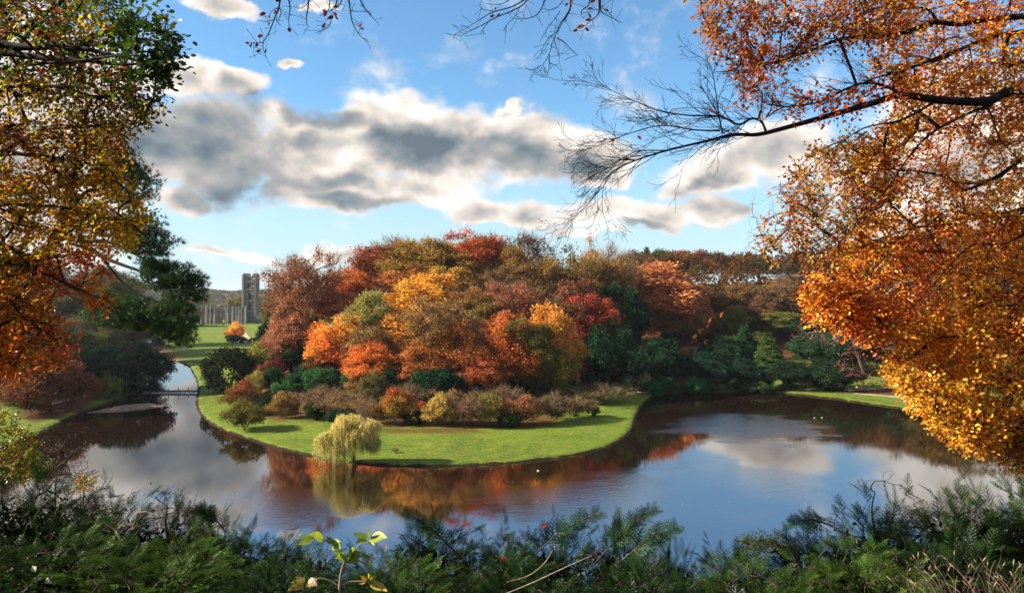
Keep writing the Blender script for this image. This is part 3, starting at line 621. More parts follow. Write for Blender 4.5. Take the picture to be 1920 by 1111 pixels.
# ---------------------------------------------------------------- the wooded mound, far ranks first
# name, kind, px, top, width px, distance, colours (main accent deep), label, tilt
G1 = 'autumn trees on the wooded mound'
T = [
 ('tree', 'bare0', 668, 492, 60, 262, '7a6e62 8c7a68', 'small leafless tree on the skyline between the red domed tree and the mound'),
 ('conifer', 'cone0', 657, 498, 26, 255, '1e3218 2a4020', 'tiny dark conifer beside the leafless skyline tree'),
 ('tree', 'bare1', 745, 438, 120, 268, '7a5040 8c5a48', 'leafless twiggy crown topping the mound, above the dark red tree'),
 ('tree', 'round1', 728, 455, 120, 252, '7c3020 9a4426 4a2418', 'dark brick red tree at the upper left shoulder of the mound'),
 ('tree', 'round0', 800, 447, 150, 246, 'a07814 8a6a18 5a5a14', 'olive gold round tree high on the mound, right of the dark red one'),
 ('tree', 'round2', 858, 446, 90, 262, 'a88020 8a7020 6a6418', 'yellow olive treetop on the skyline left of the scarlet crown'),
 ('tree', 'thin1', 905, 428, 130, 275, '5e4a38 6e5440', 'grey brown dome forming the highest point of the mound'),
 ('tree', 'round1', 890, 436, 110, 254, 'a03418 b84820 6a2814', 'scarlet tree at the very top of the mound'),
 ('tree', 'limby1', 985, 440, 140, 268, '6e4c34 5a4030', 'brown thin crown on the skyline right of the scarlet tree'),
 ('tree', 'round0', 960, 462, 110, 248, '8a4424 7a5026 5a4020', 'rust brown tree below the brown skyline dome'),
 ('tree', 'round2', 1050, 470, 120, 258, '8a7424 6a5c20 a07a30', 'olive tan tree on the right shoulder of the mound'),
 ('tree', 'thin2', 1108, 456, 80, 285, 'c49a6c a8805a', 'pale straw coloured treetop catching sun right of the mound'),
 ('tree', 'bare0', 1140, 458, 90, 300, '8a7a6a 7a6a5a', 'grey leafless crown on the skyline behind the straw coloured treetop'),
 ('tree', 'round1', 1130, 478, 110, 268, '9a5a38 8a5a30 6a4a28', 'orange brown tree under the grey leafless crown'),
 ('tree', 'bare1', 1170, 466, 80, 310, '6a5a4c 7a6856', 'bare dark treetop farther along the skyline'),
 ('tree', 'round2', 1195, 472, 90, 278, '7a4428 6a4a28 5a5424', 'russet tree behind the big salmon beech, left side'),
 ('conifer', 'yew1', 1240, 463, 80, 285, '3c4c18 4a5a20 2a3c14', 'dark green treetop rising above the salmon beech'),
 ('conifer', 'cone1', 1212, 462, 40, 290, '5a5c22 4a5020', 'olive pointed treetop left of the dark green one'),
 ('tree', 'round0', 1290, 468, 90, 280, '7a3828 88442e 5e2c20', 'crimson tree on the skyline behind the salmon beech'),
 ('tree', 'umbrella', 1353, 476, 66, 300, '7e3a20 8e4a26', 'flat topped red brown tree with light between its trunks'),
 ('tree', 'thin0', 1420, 487, 130, 290, '6a5236 7a5a3a', 'brown wood top right of the flat topped tree'),
 ('tree', 'bare1', 1500, 480, 120, 275, '6c4a40 7a5248', 'purple brown bare crown behind the right hand beech leaves'),
 ('tree', 'round2', 1580, 470, 130, 270, '7a4a2c 5a4426', 'brown tree on the right ridge behind the beech leaves'),
 ('tree', 'thin2', 1680, 462, 140, 260, '8a5030 6a4830', 'russet thin tree far along the right ridge'),
 ('tree', 'round1', 1780, 450, 150, 250, '7a5028 6a5a28', 'olive brown tree at the right end of the ridge'),
 # middle ranks
 ('tree', 'round1', 655, 505, 110, 236, 'b0441e c86024 70301a', 'orange red round tree right of the big red domed tree'),
 ('tree', 'thin1', 640, 540, 130, 222, 'b04430 c05a3c 7a3a30', 'pinkish red feathery tree above the flame coloured beech'),
 ('tree', 'round2', 760, 500, 100, 234, 'b06024 9a4824 b07820', 'amber brown tree below the dark brick red one'),
 ('tree', 'round0', 1010, 490, 110, 240, '7c4c24 6a5424 8a5a26', 'brown olive tree half way up the mound, right of centre'),
 ('tree', 'thin0', 935, 495, 110, 238, '8a5a34 7a4a2c', 'rusty twiggy tree under the scarlet crown'),
 ('tree', 'round1', 1085, 498, 100, 244, '5e4a1e 6e5422 44401a', 'dark olive tree beside the purple brown tree'),
 ('tree', 'round0', 845, 500, 110, 232, '9c7a1c b08424 6a6018', 'golden olive tree in the middle of the mound behind the yellow crest'),
 ('tree', 'skirt0', 800, 512, 150, 214, 'e8a020 d88418 b05c18', 'bright golden crest of foliage in the middle of the mound'),
 ('tree', 'thin1', 880, 530, 100, 212, 'b46a40 a05434 7a5a34', 'pale tan twiggy tree right of the golden crest'),
 ('tree', 'round2', 905, 548, 110, 206, '6c6420 84641e a06a24', 'green olive tree right of the golden crest, below its top'),
 ('tree', 'limby1', 960, 525, 110, 208, 'b04438 c0604c 6c5040', 'crimson pink tree with pale bare stems rising from its top'),
 ('tree', 'thin1', 1030, 545, 110, 212, '6c5636 806038 5a5030', 'grey olive twiggy tree above the orange and green one'),
 ('tree', 'tall0', 1085, 520, 110, 228, '6e3a2c 7c3e30 5c4030', 'dull purple brown tree on the right flank of the mound'),
 ('tree', 'tall1', 1105, 545, 90, 218, '8a2a20 9c3426 5c241c', 'deep red narrow tree standing left of the dark gap'),
 ('conifer', 'yew0', 1150, 520, 110, 245, '16301f 1c3826', 'dark green mass filling the gap left of the salmon beech'),
 ('conifer', 'yew1', 1140, 590, 90, 215, '14301f 204028', 'lower dark evergreen in the gap between red tree and salmon beech'),
 # front rank
 ('tree', 'round2', 506, 545, 34, 330, '4e4c1c 5c5820', 'olive tree just right of the ruined tower'),
 ('tree', 'limby0', 570, 472, 160, 206, '8c5038 a04c38 6e5434', 'great red domed tree with dark spreading limbs and bare tips beside the tower'),
 ('tree', 'skirt1', 545, 560, 92, 200, '985044 a8604c 84663c', 'rose red skirt of foliage under the left side of the great domed tree'),
 ('tree', 'skirt0', 645, 590, 120, 186, 'c84c1c d8801c b83c1c', 'flame orange and scarlet beech at the left front of the mound'),
 ('tree', 'round0', 695, 545, 110, 190, '84803a 9a9044 6a6a30', 'pale olive green tree right of the flame coloured beech'),
 ('tree', 'thin0', 700, 600, 100, 182, 'a06a44 906038 8a7a34', 'tan feathery tree below the pale olive one'),
 ('tree', 'skirt1', 745, 580, 120, 188, 'e49c18 d4781c 8a6c18', 'deep yellow beech in front of the golden crest'),
 ('tree', 'limby0', 815, 560, 130, 182, '8a6030 a86830 6a6028', 'brown twiggy tree at the centre front of the mound'),
 ('tree', 'skirt0', 860, 600, 110, 180, 'b0502a c06a28 8a5a24', 'copper beech right of the brown twiggy tree'),
 ('tree', 'thin1', 900, 590, 90, 184, '94504a a05a4c 6a4a3c', 'mauve brown thin tree between the copper and rust beeches'),
 ('tree', 'skirt1', 945, 590, 120, 182, 'a83c1c bc5c22 74401c', 'rust red beech with a pale straight trunk showing below'),
 ('tree', 'skirt0', 1035, 570, 110, 188, '6c7820 cc741c b88420', 'orange beech turning green below at the right of the mound', .5),
 ('tree', 'round1', 990, 600, 90, 182, '6c6a24 5a5c20 90601f', 'green and bronze tree between the rust and the orange beech'),
 ('tree', 'tall1', 1075, 610, 60, 205, '7c2a24 8e3428', 'small blood red tree tight behind the orange and green beech'),
 ('tree', 'skirt1', 700, 640, 110, 172, 'd0701c c8581c b08424', 'low amber beech spray above the holly bushes'),
 ('tree', 'skirt0', 790, 640, 110, 172, 'ac4c22 b46428 8a5a22', 'low russet beech spray left of the big dark holly'),
 ('tree', 'skirt1', 900, 650, 100, 173, '9c3c1e b05426 6c301a', 'low brick red beech skirt in the shade right of the dark holly'),
 ('tree', 'round2', 1010, 640, 80, 176, '54581e 6a6422 8a6a22', 'olive green tree low at the right front of the mound'),
 # big salmon beech and the right hand wood
 ('tree', 'tall0', 1238, 488, 180, 230, 'b85c3c cc7044 9c5c40', 'great salmon brown beech with pale trunk beyond the lake'),
 ('tree', 'skirt0', 1185, 500, 80, 226, 'b8603c c46c42 985030', 'glowing orange side of beech foliage left of the great salmon beech'),
 ('tree', 'skirt1', 1290, 545, 90, 230, '96503a a45a3c 7c4434', 'copper foliage low on the right of the great salmon beech'),
 ('tree', 'tall1', 1262, 545, 90, 226, 'a06a44 94603e 7a6436', 'tan orange tree in front of the great salmon beech trunk'),
 ('yew', 'yew0', 1225, 625, 115, 214, '12281c 183424 0e2018', 'big dark yew rounding over the far shore under the salmon beech'),
 ('yew', 'yew1', 1310, 655, 90, 214, '14302a 1a3a2c 102420', 'blackish green yew right of the big rounded one'),
 ('conifer', 'cone1', 1355, 520, 60, 262, '52681e 2c4a20 20401c', 'sunlit lime green pointed tree below the flat topped tree'),
 ('tree', 'round0', 1375, 572, 70, 240, '7e8230 6c7430 54602a', 'yellow green round crown in the right wood'),
 ('tree', 'thin0', 1440, 530, 110, 255, '6a4c30 7c4c34 564228', 'brown bushy tree in the upper right wood'),
 ('tree', 'round2', 1455, 580, 90, 238, '7c7c34 646c2c 80603a', 'yellowish green tree with a pale dead limb in the right wood'),
 ('tree', 'tall0', 1425, 560, 70, 246, '704434 7c4a38', 'dusky red tree between the two yellow green crowns'),
 ('conifer', 'cone0', 1395, 600, 60, 230, '1c3c22 244828', 'dark spire shaped conifer in the right wood'),
 ('conifer', 'cone1', 1440, 622, 75, 222, '50662a 425824 2c4420', 'mid green conical tree near the path across the lake'),
 ('conifer', 'yew0', 1500, 590, 110, 236, '1c3420 24402a', 'dark evergreen mass behind the bare drooping branch, left'),
 ('conifer', 'yew1', 1590, 600, 120, 232, '182c1c 20382a', 'dark evergreen mass behind the bare drooping branch, right'),
 ('conifer', 'yew0', 1690, 610, 120, 226, '1a301c 243c20', 'dark evergreen mass glimpsed through the lower beech leaves'),
 ('yew', 'yew1', 1385, 668, 80, 216, '122a22 183228', 'low black green yew left of the path, beyond the lake'),
 ('tree', 'thin2', 1345, 684, 46, 211, '5c5a48 6e6852', 'grey twiggy bush standing at the water edge in the dark corner'),
 ('yew', 'yew0', 1470, 675, 100, 216, '14261a 1a3020', 'dark hedge like yew above the lakeside path, left'),
 ('yew', 'yew1', 1560, 672, 110, 214, '132418 1a2e1e', 'dark hedge like yew above the lakeside path, right'),
 ('tree', 'round1', 1810, 600, 170, 190, '7a5426 6a5a26', 'olive brown tree on the right bank behind the near leaves'),
 ('tree', 'tall1', 1900, 560, 170, 170, '8a4a22 7a5a24', 'rust tree on the right bank at the edge of the view'),
 ('tree', 'round3', 1340, 540, 90, 262, '7a4c2c 8a5630 5c4a28', 'brown orange tree right of the great salmon beech, upper'),
 ('tree', 'round1', 1395, 530, 100, 268, '6c5c2c 7a5830', 'olive brown tree under the flat topped tree'),
 ('tree', 'thin0', 1480, 515, 120, 262, '7a4c3c 8a5a44', 'rosy brown tree left of the near beech leaves, upper'),
 ('tree', 'round2', 1510, 560, 110, 258, '5c5228 6c5a2c', 'olive tree just left of the near beech leaves'),
 ('tree', 'round0', 1560, 530, 120, 266, '7c5030 6a4a2c', 'brown tree half hidden by the near beech leaves'),
 ('tree', 'round3', 1640, 540, 130, 262, '6a5830 7a5c30', 'tan olive tree seen between the near beech leaves'),
 ('tree', 'round1', 1320, 590, 80, 232, '5c4a28 6c5028', 'low bronze tree right of the copper foliage'),
 ('conifer', 'yew1', 1350, 625, 80, 228, '18301c 22402a', 'dark evergreen filling behind the black green yew'),
 ('tree', 'round2', 1410, 625, 80, 236, '44562a 50602c', 'green tree between the spire and the conical tree'),
 ('conifer', 'yew0', 1540, 620, 110, 240, '1c3420 28442c', 'dark evergreen between the two dark masses by the path'),
 # dark evergreens left of the mound
 ('conifer', 'cone0', 503, 585, 44, 300, '1c3018 28401e', 'dark conifer at the foot of the tower'),
 ('conifer', 'yew0', 505, 600, 50, 280, '14240f 1c2e14', 'broad dark evergreen below the tower'),
 ('conifer', 'yew1', 545, 598, 80, 225, '18280f 203414', 'black green evergreen under the great domed tree, left'),
 ('conifer', 'cone1', 590, 590, 80, 204, '142a14 1e3818 0f200f', 'tall dark conifer under the great domed tree'),
 ('conifer', 'cone0', 548, 625, 90, 196, '223c16 2e4a1c 182c10', 'dark green cypress like tree at the left foot of the mound'),
 ('shrub', 'evshrub0', 505, 630, 80, 205, '5e6216 767420 3a4412', 'olive gold bush right of the path to the ruin'),
 ('conifer', 'yew1', 625, 640, 60, 188, '0c1c14 10261a', 'near black evergreen left of the flame coloured beech'),
]
for t in T:
    nm, kd, px, top, wp, D, cols, lab = t[:8]
    if D < 217 and 490 < px < 1110: D += 13 if D < 180 else 8
    if px > 1180 and top < 600: D = 312 + (D - 226) * (2.0 if top < 530 else .6)
    elif px > 1330 and 600 <= top < 640: D += 15
    tl = t[8] if len(t) > 8 else .15
    plant(nm, {'conifer': 'evergreen tree', 'yew': 'yew tree', 'shrub': 'shrub'}.get(nm, 'tree'), kd, px, top, wp * (1.2 if 600 < px < 1340 else 1.08), D, cols, lab, tilt=tl)
# shrubs: kind, px, top, base, width px, colours, label
SH = [
 ('evshrub0', 430, 650, 736, 84, '1c2a10 26340f 141e0c', 'big round dark yew standing alone on the left meadow', .1),
 ('shrub0', 455, 714, 770, 64, 'a83a28 8a6a22 c04c30', 'shrub with a crimson top right below the lone dark yew', -.8),
 ('shrub1', 458, 752, 806, 66, '6a6e20 7c7424', 'loose olive green bush on the left lawn by the water'),
 ('evshrub1', 500, 745, 778, 40, '16301c 1e3c22', 'small dark bush behind the left lawn'),
 ('shrub2', 500, 742, 768, 26, 'a04430 8c3828', 'tiny brick red bush left of the pinkish tree on the lawn'),
 ('shrub3', 533, 738, 784, 44, 'b06a44 b89440 8a5a30', 'little pinkish orange tree alone on the grass with a leaf ring'),
 ('evshrub0', 513, 690, 732, 36, '1c4426 285430', 'dark green bush at the left foot of the mound'),
 ('shrub1', 500, 678, 722, 36, 'b85040 8c5040 a03c30', 'pink topped bush with russet base at the left foot of the mound'),
 ('shrub0', 528, 655, 712, 34, '98262a 5c1c20 7c2422', 'wine red bush against the dark conifers'),
 ('shrub2', 588, 662, 712, 38, 'c08c34 7c4a28 a06a2c', 'gold and brown bush below the tall dark conifer'),
 ('evshrub1', 562, 690, 738, 44, '42684a 2c4c34 5a7c5a', 'pale blue green leafy bush, second from left in the row'),
 ('evshrub0', 603, 690, 740, 52, '30603a 3c7040 204a2c', 'bright green pointed holly bush in the row left of the willow'),
 ('evshrub1', 540, 712, 746, 50, '2c5c2c 387038', 'fresh green spreading laurel below the pale blue green bush'),
 ('shrub3', 480, 700, 745, 40, 'a0a040 b8a850', 'yellow green bush at the left foot of the olive bush'),
 ('twiggy', 600, 725, 772, 80, '9c7a60 ac7c5c', 'wide brown twiggy thicket behind the left lawn'),
 ('twiggy', 645, 735, 785, 80, 'a86a54 b07a58', 'rosy brown twiggy thicket left of the willow top'),
 ('shrub1', 652, 735, 770, 32, 'a89a34 988830', 'yellow olive bush among the brown thickets'),
 ('evshrub0', 592, 755, 787, 34, '223c18 2a481c', 'low dark round bush on the lawn left of the willow'),
 ('evshrub1', 637, 770, 798, 38, '1a3c26 244c30', 'dark glossy bush just left of the willow crown'),
 ('twiggy', 696, 750, 796, 52, '9a6860 a87068', 'mauve brown thicket right above the willow'),
 ('shrub0', 668, 676, 720, 46, '8c9448 9ca054 70803c', 'silvery olive bush below the tan feathery tree'),
 ('shrub2', 672, 700, 745, 50, 'c08448 a87840 8c9440', 'tan and orange bush behind the brown thickets'),
 ('evshrub0', 648, 703, 735, 40, '2c6034 3a7040', 'small bright green bush among tan shrubs'),
 ('shrub3', 700, 700, 760, 50, '7c6c38 8c8444', 'olive brown bush left of the lime column'),
 ('shrub1', 717, 700, 748, 36, 'b8c040 a4b03c 889c34', 'lime yellow upright bush left of the dark holly'),
 ('evshrub1', 740, 688, 738, 60, '143c28 1c4a30 2a5c3c', 'blue green dark holly right of the lime upright bush'),
 ('evshrub0', 817, 690, 752, 84, '1c5030 14402a 2a6038', 'largest dark green holly mound at the centre front'),
 ('shrub2', 855, 688, 728, 50, '8c6a24 7c5a22', 'brown olive bush right of the largest holly mound'),
 ('evshrub1', 885, 707, 745, 44, '123c2c 184634', 'dark teal bush right of the brown olive one'),
 ('evshrub0', 915, 713, 745, 44, '1c4c34 24563a', 'rounded teal green bush in the shaded row'),
 ('evshrub1', 970, 702, 740, 46, '0f2c26 14362c', 'blackish teal bush in the shaded row'),
 ('shrub0', 997, 688, 722, 40, '5c8028 6c8c2c', 'fresh green leafy bush in shade at the right of the mound'),
 ('evshrub0', 1045, 685, 722, 70, '102c26 16342a', 'broad black green bush right of the fresh green one'),
 ('shrub3', 1077, 684, 716, 24, 'a8a830 bcb438', 'small bright yellow bush at the right foot of the mound'),
 ('shrub1', 1118, 680, 716, 40, '40682c 4c7434', 'mid green bush at the right foot of the mound'),
 ('shrub2', 1145, 686, 722, 34, '90504a 9c5850', 'dull pink bush beside the two walkers'),
 ('shrub0', 1168, 680, 712, 40, 'b05440 a04434', 'coral leafed little tree over the walkers on the far bank'),
 ('twiggy', 1130, 722, 757, 100, '5c5c3c 686040', 'wide grey olive bramble on the right slope'),
 ('twiggy', 1085, 745, 785, 60, '6a6838 787040', 'sparse olive bramble on the right lawn'),
 ('evshrub1', 1112, 762, 780, 20, '244420 2e5428', 'single small dark bush on the right lawn'),
 ('twiggy', 1040, 738, 790, 70, '5c5038 6a5840', 'brown grey thicket at the right end of the front shrubs'),
 ('shrub0', 742, 728, 797, 60, 'd05424 b08a20 c8b030', 'shrub orange red at its crown and yellow green below, right of the willow', -.9),
 ('evshrub0', 776, 768, 796, 40, '1e4410 2a5414', 'low dark green bush right of the orange topped shrub'),
 ('twiggy', 770, 720, 770, 70, '8c6c50 9c7858', 'tan twiggy thicket behind the orange topped shrub'),
 ('shrub1', 790, 755, 785, 44, 'a03c1c b8481e', 'patch of low rust red bush between the front shrubs'),
 ('shrub2', 828, 742, 798, 62, 'd4b04c c8a444 e0c870', 'cream yellow round shrub, brightest of the front row'),
 ('shrub3', 850, 735, 795, 60, 'b4785c a46c50 8c7c34', 'pink topped shrub behind the cream yellow one'),
 ('twiggy', 880, 740, 800, 54, 'b08468 9c7058', 'rosy twiggy shrub with upright stems in the front row'),
 ('shrub0', 915, 738, 798, 66, 'c0a054 9c8c34 7c7428', 'straw topped green shrub in the front row'),
 ('evshrub1', 955, 776, 800, 38, '2c5424 385f2c', 'small leafy green bush at the foot of the front row'),
 ('shrub1', 982, 742, 796, 64, 'b45c4c a0743c 6c6c2c', 'shrub with a rose pink top at the right of the front row', -.8),
 ('twiggy', 940, 725, 770, 80, '6c5444 7a5c4a', 'dark brown thicket behind the straw topped shrub'),
 ('evshrub0', 1228, 715, 745, 34, '1c6038 2c7444', 'vivid green rhododendron at the lake edge, leftmost'),
 ('evshrub1', 1255, 716, 742, 36, '205c38 2c6c40', 'vivid green rhododendron at the lake edge, second'),
 ('shrub2', 1277, 712, 742, 26, '8c4c40 7c4438', 'dull red bush between rhododendrons at the far water edge'),
 ('evshrub0', 1303, 710, 742, 46, '20603a 287048', 'vivid green rhododendron right of the dull red bush'),
 ('evshrub1', 1330, 716, 742, 30, '1a5034 226040', 'last rhododendron of the lake edge row'),
 ('evshrub1', 1420, 722, 740, 56, '30502c 3c5c34', 'low grey green clump overhanging the far water at the path end'),
]
for s_ in SH:
    kd, px, top, base, wp, cols, lab = s_[:7]; tl = s_[7] if len(s_) > 7 else .2
    D = None
    # walk out along the sight line until the ground meets the shrub's foot
    ds = np.arange(100, 330, .5); zs = gz((px - CX) / FPX * ds, ds); line = CAMZ - (base - HY) / FPX * ds
    hit = np.where(zs >= line)[0]; D = ds[hit[0]] if len(hit) else 27 * FPX / (base - HY)
    D += .5
    plant('shrub', 'shrub', kd, px, top - 5, wp * 1.28, D, cols, lab, tilt=tl, sink=.05, k=.5)
# by the ruin
for kd, px, top, wp, D, cols, lab, tl in \
 [(a + (.1,))[:8] for a in [
 ('shrub0', 441, 601, 30, 430, 'c83c1c e8a820 d88020', 'small round tree yellow above and scarlet below, on the lawn before the ruin', .9),
 ('evshrub0', 437, 626, 24, 424, '14240f 1c2e12', 'dark clipped bush under the yellow and scarlet tree, left'),
 ('evshrub1', 452, 630, 24, 420, '101e0e 182a10', 'dark clipped bush beside the footpath to the ruin'),
 ('evshrub0', 474, 632, 16, 425, '24341c 2c3e20', 'little grey green bush on the right of the footpath to the ruin'),
 ('shrub3', 420, 599, 6, 640, 'd0d840 d8e048', 'tiny bright yellow tree before the great window of the ruin')]]:
    plant('shrub', 'shrub', kd, px, top, wp * 1.1, D, cols, lab, tilt=tl, sink=.1)
# left bank and hillside, mostly in shade
L = [
 ('yew', 'yew1', 245, 632, 130, 206, '0e1e14 14281a 0a1610', 'big black green yew leaning over the stream beside the weir'),
 ('yew', 'yew0', 185, 640, 100, 214, '122418 182c1c', 'second black green yew just left of the one by the weir'),
 ('tree', 'thin0', 150, 612, 110, 240, '5a6a2c 4c5826 3c481f', 'olive green leafy tree in shade on the left bank'),
 ('shrub', 'skirt1', 90, 655, 150, 172, '84382c 703c28 5a3420', 'dusky red wide spreading bush over the left bank path'),
 ('tree', 'skirt0', 25, 625, 120, 182, '4a4424 54482a', 'dim brown green tree at the far left of the left bank'),
 ('tree', 'round0', 195, 552, 120, 330, '3c4a24 46522a', 'grey green tree on the left hillside behind the yews'),
 ('tree', 'thin1', 120, 530, 140, 340, '5a5230 4c4a2a', 'drab olive tree high on the left hillside'),
 ('tree', 'bare0', 60, 492, 150, 390, '6a5c44 5c5240', 'grey bare wood on top of the left hillside'),
 ('tree', 'thin2', 10, 485, 150, 380, '5c4a32 54462e', 'brown thin tree on top of the left hillside at the frame edge'),
 ('tree', 'round2', 225, 560, 80, 330, '3a4822 44502a', 'mid green tree beyond the big yew by the weir'),
 ('tree', 'thin0', 325, 575, 70, 650, '5a5030 6a5434', 'brownish tree behind the pine, left of the ruin'),
 ('tree', 'round1', 205, 520, 110, 360, '46502c 525830', 'hazy green tree on the far left hillside'),
 ('tree', 'round0', 290, 570, 80, 640, '64502c 704c2c', 'distant rusty tree left of the ruin'),
 ('tree', 'round2', 355, 575, 50, 640, '5a5c30 6a5a34', 'small tree close behind the left end of the ruin'),
 ('tree', 'round0', 200, 500, 140, 400, '4c4a2c 5a5030', 'upper hillside tree above the grey green one'),
 ('shrub', 'shrub1', 205, 690, 50, 196, '6c7c2c 7c8430', 'small yellow green bush at the bend of the left path'),
 ('tree', 'round3', 262, 588, 80, 300, '3a4824 46542c', 'dull green tree directly behind the black yew by the weir'),
 ('tree', 'round1', 225, 598, 80, 285, '444a26 50502c', 'dim olive tree between the black yew and the hillside'),
 ('tree', 'thin2', 95, 590, 110, 270, '5a4a2c 4c4826', 'brown olive tree above the dusky red bush'),
 ('tree', 'round0', 30, 580, 120, 265, '4c4826 564c2a', 'olive brown tree left of the one above the dusky red bush'),
 ('shrub', 'yew0', 120, 655, 100, 206, '1a2a18 24341c', 'dark undergrowth bush behind the dusky red bush on the left bank'),
 ('shrub', 'yew1', 60, 640, 110, 214, '24301a 2c3a1e', 'dark rounded undergrowth left of the one behind the dusky red bush'),
 ('shrub', 'evshrub1', 165, 690, 60, 205, '1c2c18 26361c', 'dark low bush where the left bank path goes under the yews'),
 ('shrub', 'yew0', -20, 650, 110, 200, '222c18 2a361c', 'dark undergrowth bush cut by the left frame edge'),
 ('tree', 'round1', -40, 560, 180, 190, '3c3c20 464024', 'dark tree at the left frame edge on the left bank'),
 ('tree', 'round2', -120, 500, 200, 230, '4c4428 564a2a', 'tree just beyond the left frame edge on the hillside'),
]
for t in L:
    nm, kd, px, top, wp, D, cols, lab = t
    plant(nm, {'yew': 'yew tree', 'shrub': 'shrub'}.get(nm, 'tree'), kd, px, top, wp * 1.08, D, cols, lab, tilt=.1, hmax=26)
# trees round the ruin and behind it
for kd, px, top, wp, D, cols, lab in [
 ('thin0', 452, 550, 46, 800, '7a6c3c 8a7840', 'tan round tree behind the ruin, left of the tower'),
 ('round1', 436, 558, 34, 780, '6c6a34 7a7038', 'olive tree rising behind the gable of the ruin'),
 ('thin1', 400, 572, 34, 790, '5c5038 6a5638', 'brown tree behind the gable of the ruin, left'),
 ('thin2', 380, 574, 30, 780, '7c6848 6c5a40', 'pale brown tree behind the left part of the ruin wall')]:
    plant('tree', 'tree', kd, px, top, wp * 1.1, D, cols, lab)

# far-off woods beyond the ruin: low, uncountable canopy
g = np.random.default_rng(77); fw = MB(); m_far = leaf_mat('far_woodland')
def canopy(n_, px0, px1, D0, D1, hgt, wd, per, csz=.22):
    D = D0 + (D1 - D0) * g.random(n_); px = px0 + (px1 - px0) * g.random(n_); x = (px - CX) / FPX * D; z = gz(x, D)
    C = np.c_[x, D, z + hgt * .55]; ci = np.repeat(np.arange(n_), per); nn = n_ * per
    d = rdir(nn, g); d[:, 2] = np.abs(d[:, 2]) - .25; O = C[ci] + d * np.array([wd / 2, wd / 2, hgt * .5]) * (.7 + .4 * g.random((nn, 1)))
    U, V_, N_ = frames(rdir(nn, g), d + .5 * rdir(nn, g)); V, F = stamp(*CARD, O, U, V_, N_, wd * csz * (.6 + .8 * g.random(nn)))
    ct = g.random(n_); fw.add(V, Q=F, tone=np.repeat(.2 + .6 * ct[ci], 4), vary=np.repeat(.7 * g.random(n_)[ci] + .3 * g.random(nn), 4), rise=np.full(len(V), .5))
canopy(1500, -200, 620, 1100, 2600, 17, 15, 50)
canopy(500, -400, 600, 900, 1300, 16, 14, 50)
ow = link('far_woodland', fw.build('far_woodland', (m_far,)), kind='stuff'); shade(ow, lin('4c5a3c', .5), lin('6a6a44', .5), lin('2c4430', .5), 0)
fw = MB(); canopy(130, 366, 436, 840, 1010, 13, 10, 60)
ow = link('far_woodland', fw.build('far_larches', (m_far,)), kind='stuff'); shade(ow, lin('b06c34', .6), lin('c48444', .6), lin('8c5430', .6), 0)
fw = MB(); canopy(420, 1150, 2300, 325, 560, 21, 15, 300, .09); canopy(150, 2050, 3200, 165, 300, 15, 12, 260, .09)
ow = link('right_bank_woodland', fw.build('right_bank_woodland', (m_far,)), kind='stuff'); shade(ow, lin('5a4426', .5), lin('6e4a2a', .5), lin('34401c', .5), 0)
fw = MB(); canopy(280, -900, 225, 360, 680, 18, 14, 300, .085)
ow = link('left_hillside_woodland', fw.build('left_hillside_woodland', (m_far,)), kind='stuff'); shade(ow, lin('4a4828', .5), lin('5e4c2c', .5), lin('2c3a1c', .5), 0)

# ---------------------------------------------------------------- weeping willow on the shore
g = np.random.default_rng(5)
wx, wy = ground_at(662, 867, .4); wz = float(gz(np.array([wx]), np.array([wy]))[0])
wl = thing('weeping_willow', 'golden weeping willow trailing over the water at the front edge of the lawn', 'willow tree', (wx, wy, wz - .1))
k = wy / FPX  # metres per photo pixel there
def wp(px, py, dy=0): return np.array([(px - 662) * k, dy, (867 - py) * k])
tips = []; 
lobes = [(655, 776, 22, 8, 1.6), (640, 792, 20, 8, 1.8), (686, 784, 18, 8, 1.6), (704, 790, 10, 7, 1.2), (672, 800, 26, 9, 2.2), (648, 812, 22, 9, 2.2), (692, 812, 16, 8, 1.6), (618, 806, 16, 6, 1.4), (604, 812, 10, 6, 1.2), (636, 828, 16, 8, 2.0), (690, 826, 10, 7, 1.4), (706, 822, 6, 6, 1.0)]
for (lx, ly, rx_, ry_, rd) in lobes:
    for _ in range(int(10 + rx_ * .9)):
        d = unit(g.normal(size=3)); d[2] = abs(d[2]); p = wp(lx + d[0] * rx_, ly - d[2] * ry_, d[1] * rd); tips.append(p)
tips = np.array(tips)
tr_ = np.array([wp(666, 872), wp(665, 858), wp(662, 845), wp(658, 830, .2), wp(655, 815, .2), wp(655, 800)])
P_, cnt, br = grow(tr_[1:], np.linspace(0, 2, 5), tips, .5, -.25, g)
tm = MB(); V, Q = tube(tr_, [.42, .34, .28, .22, .16, .1], 8); tm.add(V, Q=Q)
for b in br:
    r_ = np.minimum(.018 * cnt[b] ** .5, .16); r_[0] = r_[1]; V, Q = tube(P_[b], r_, 4); tm.add(V, Q=Q)
link('trunk', tm.build('willow_trunk', (m_bark,), True), wl)
cm = MB(); TV = np.array([(-.5, 0, 0), (0, -.2, 0), (.5, 0, 0), (0, .2, 0)])
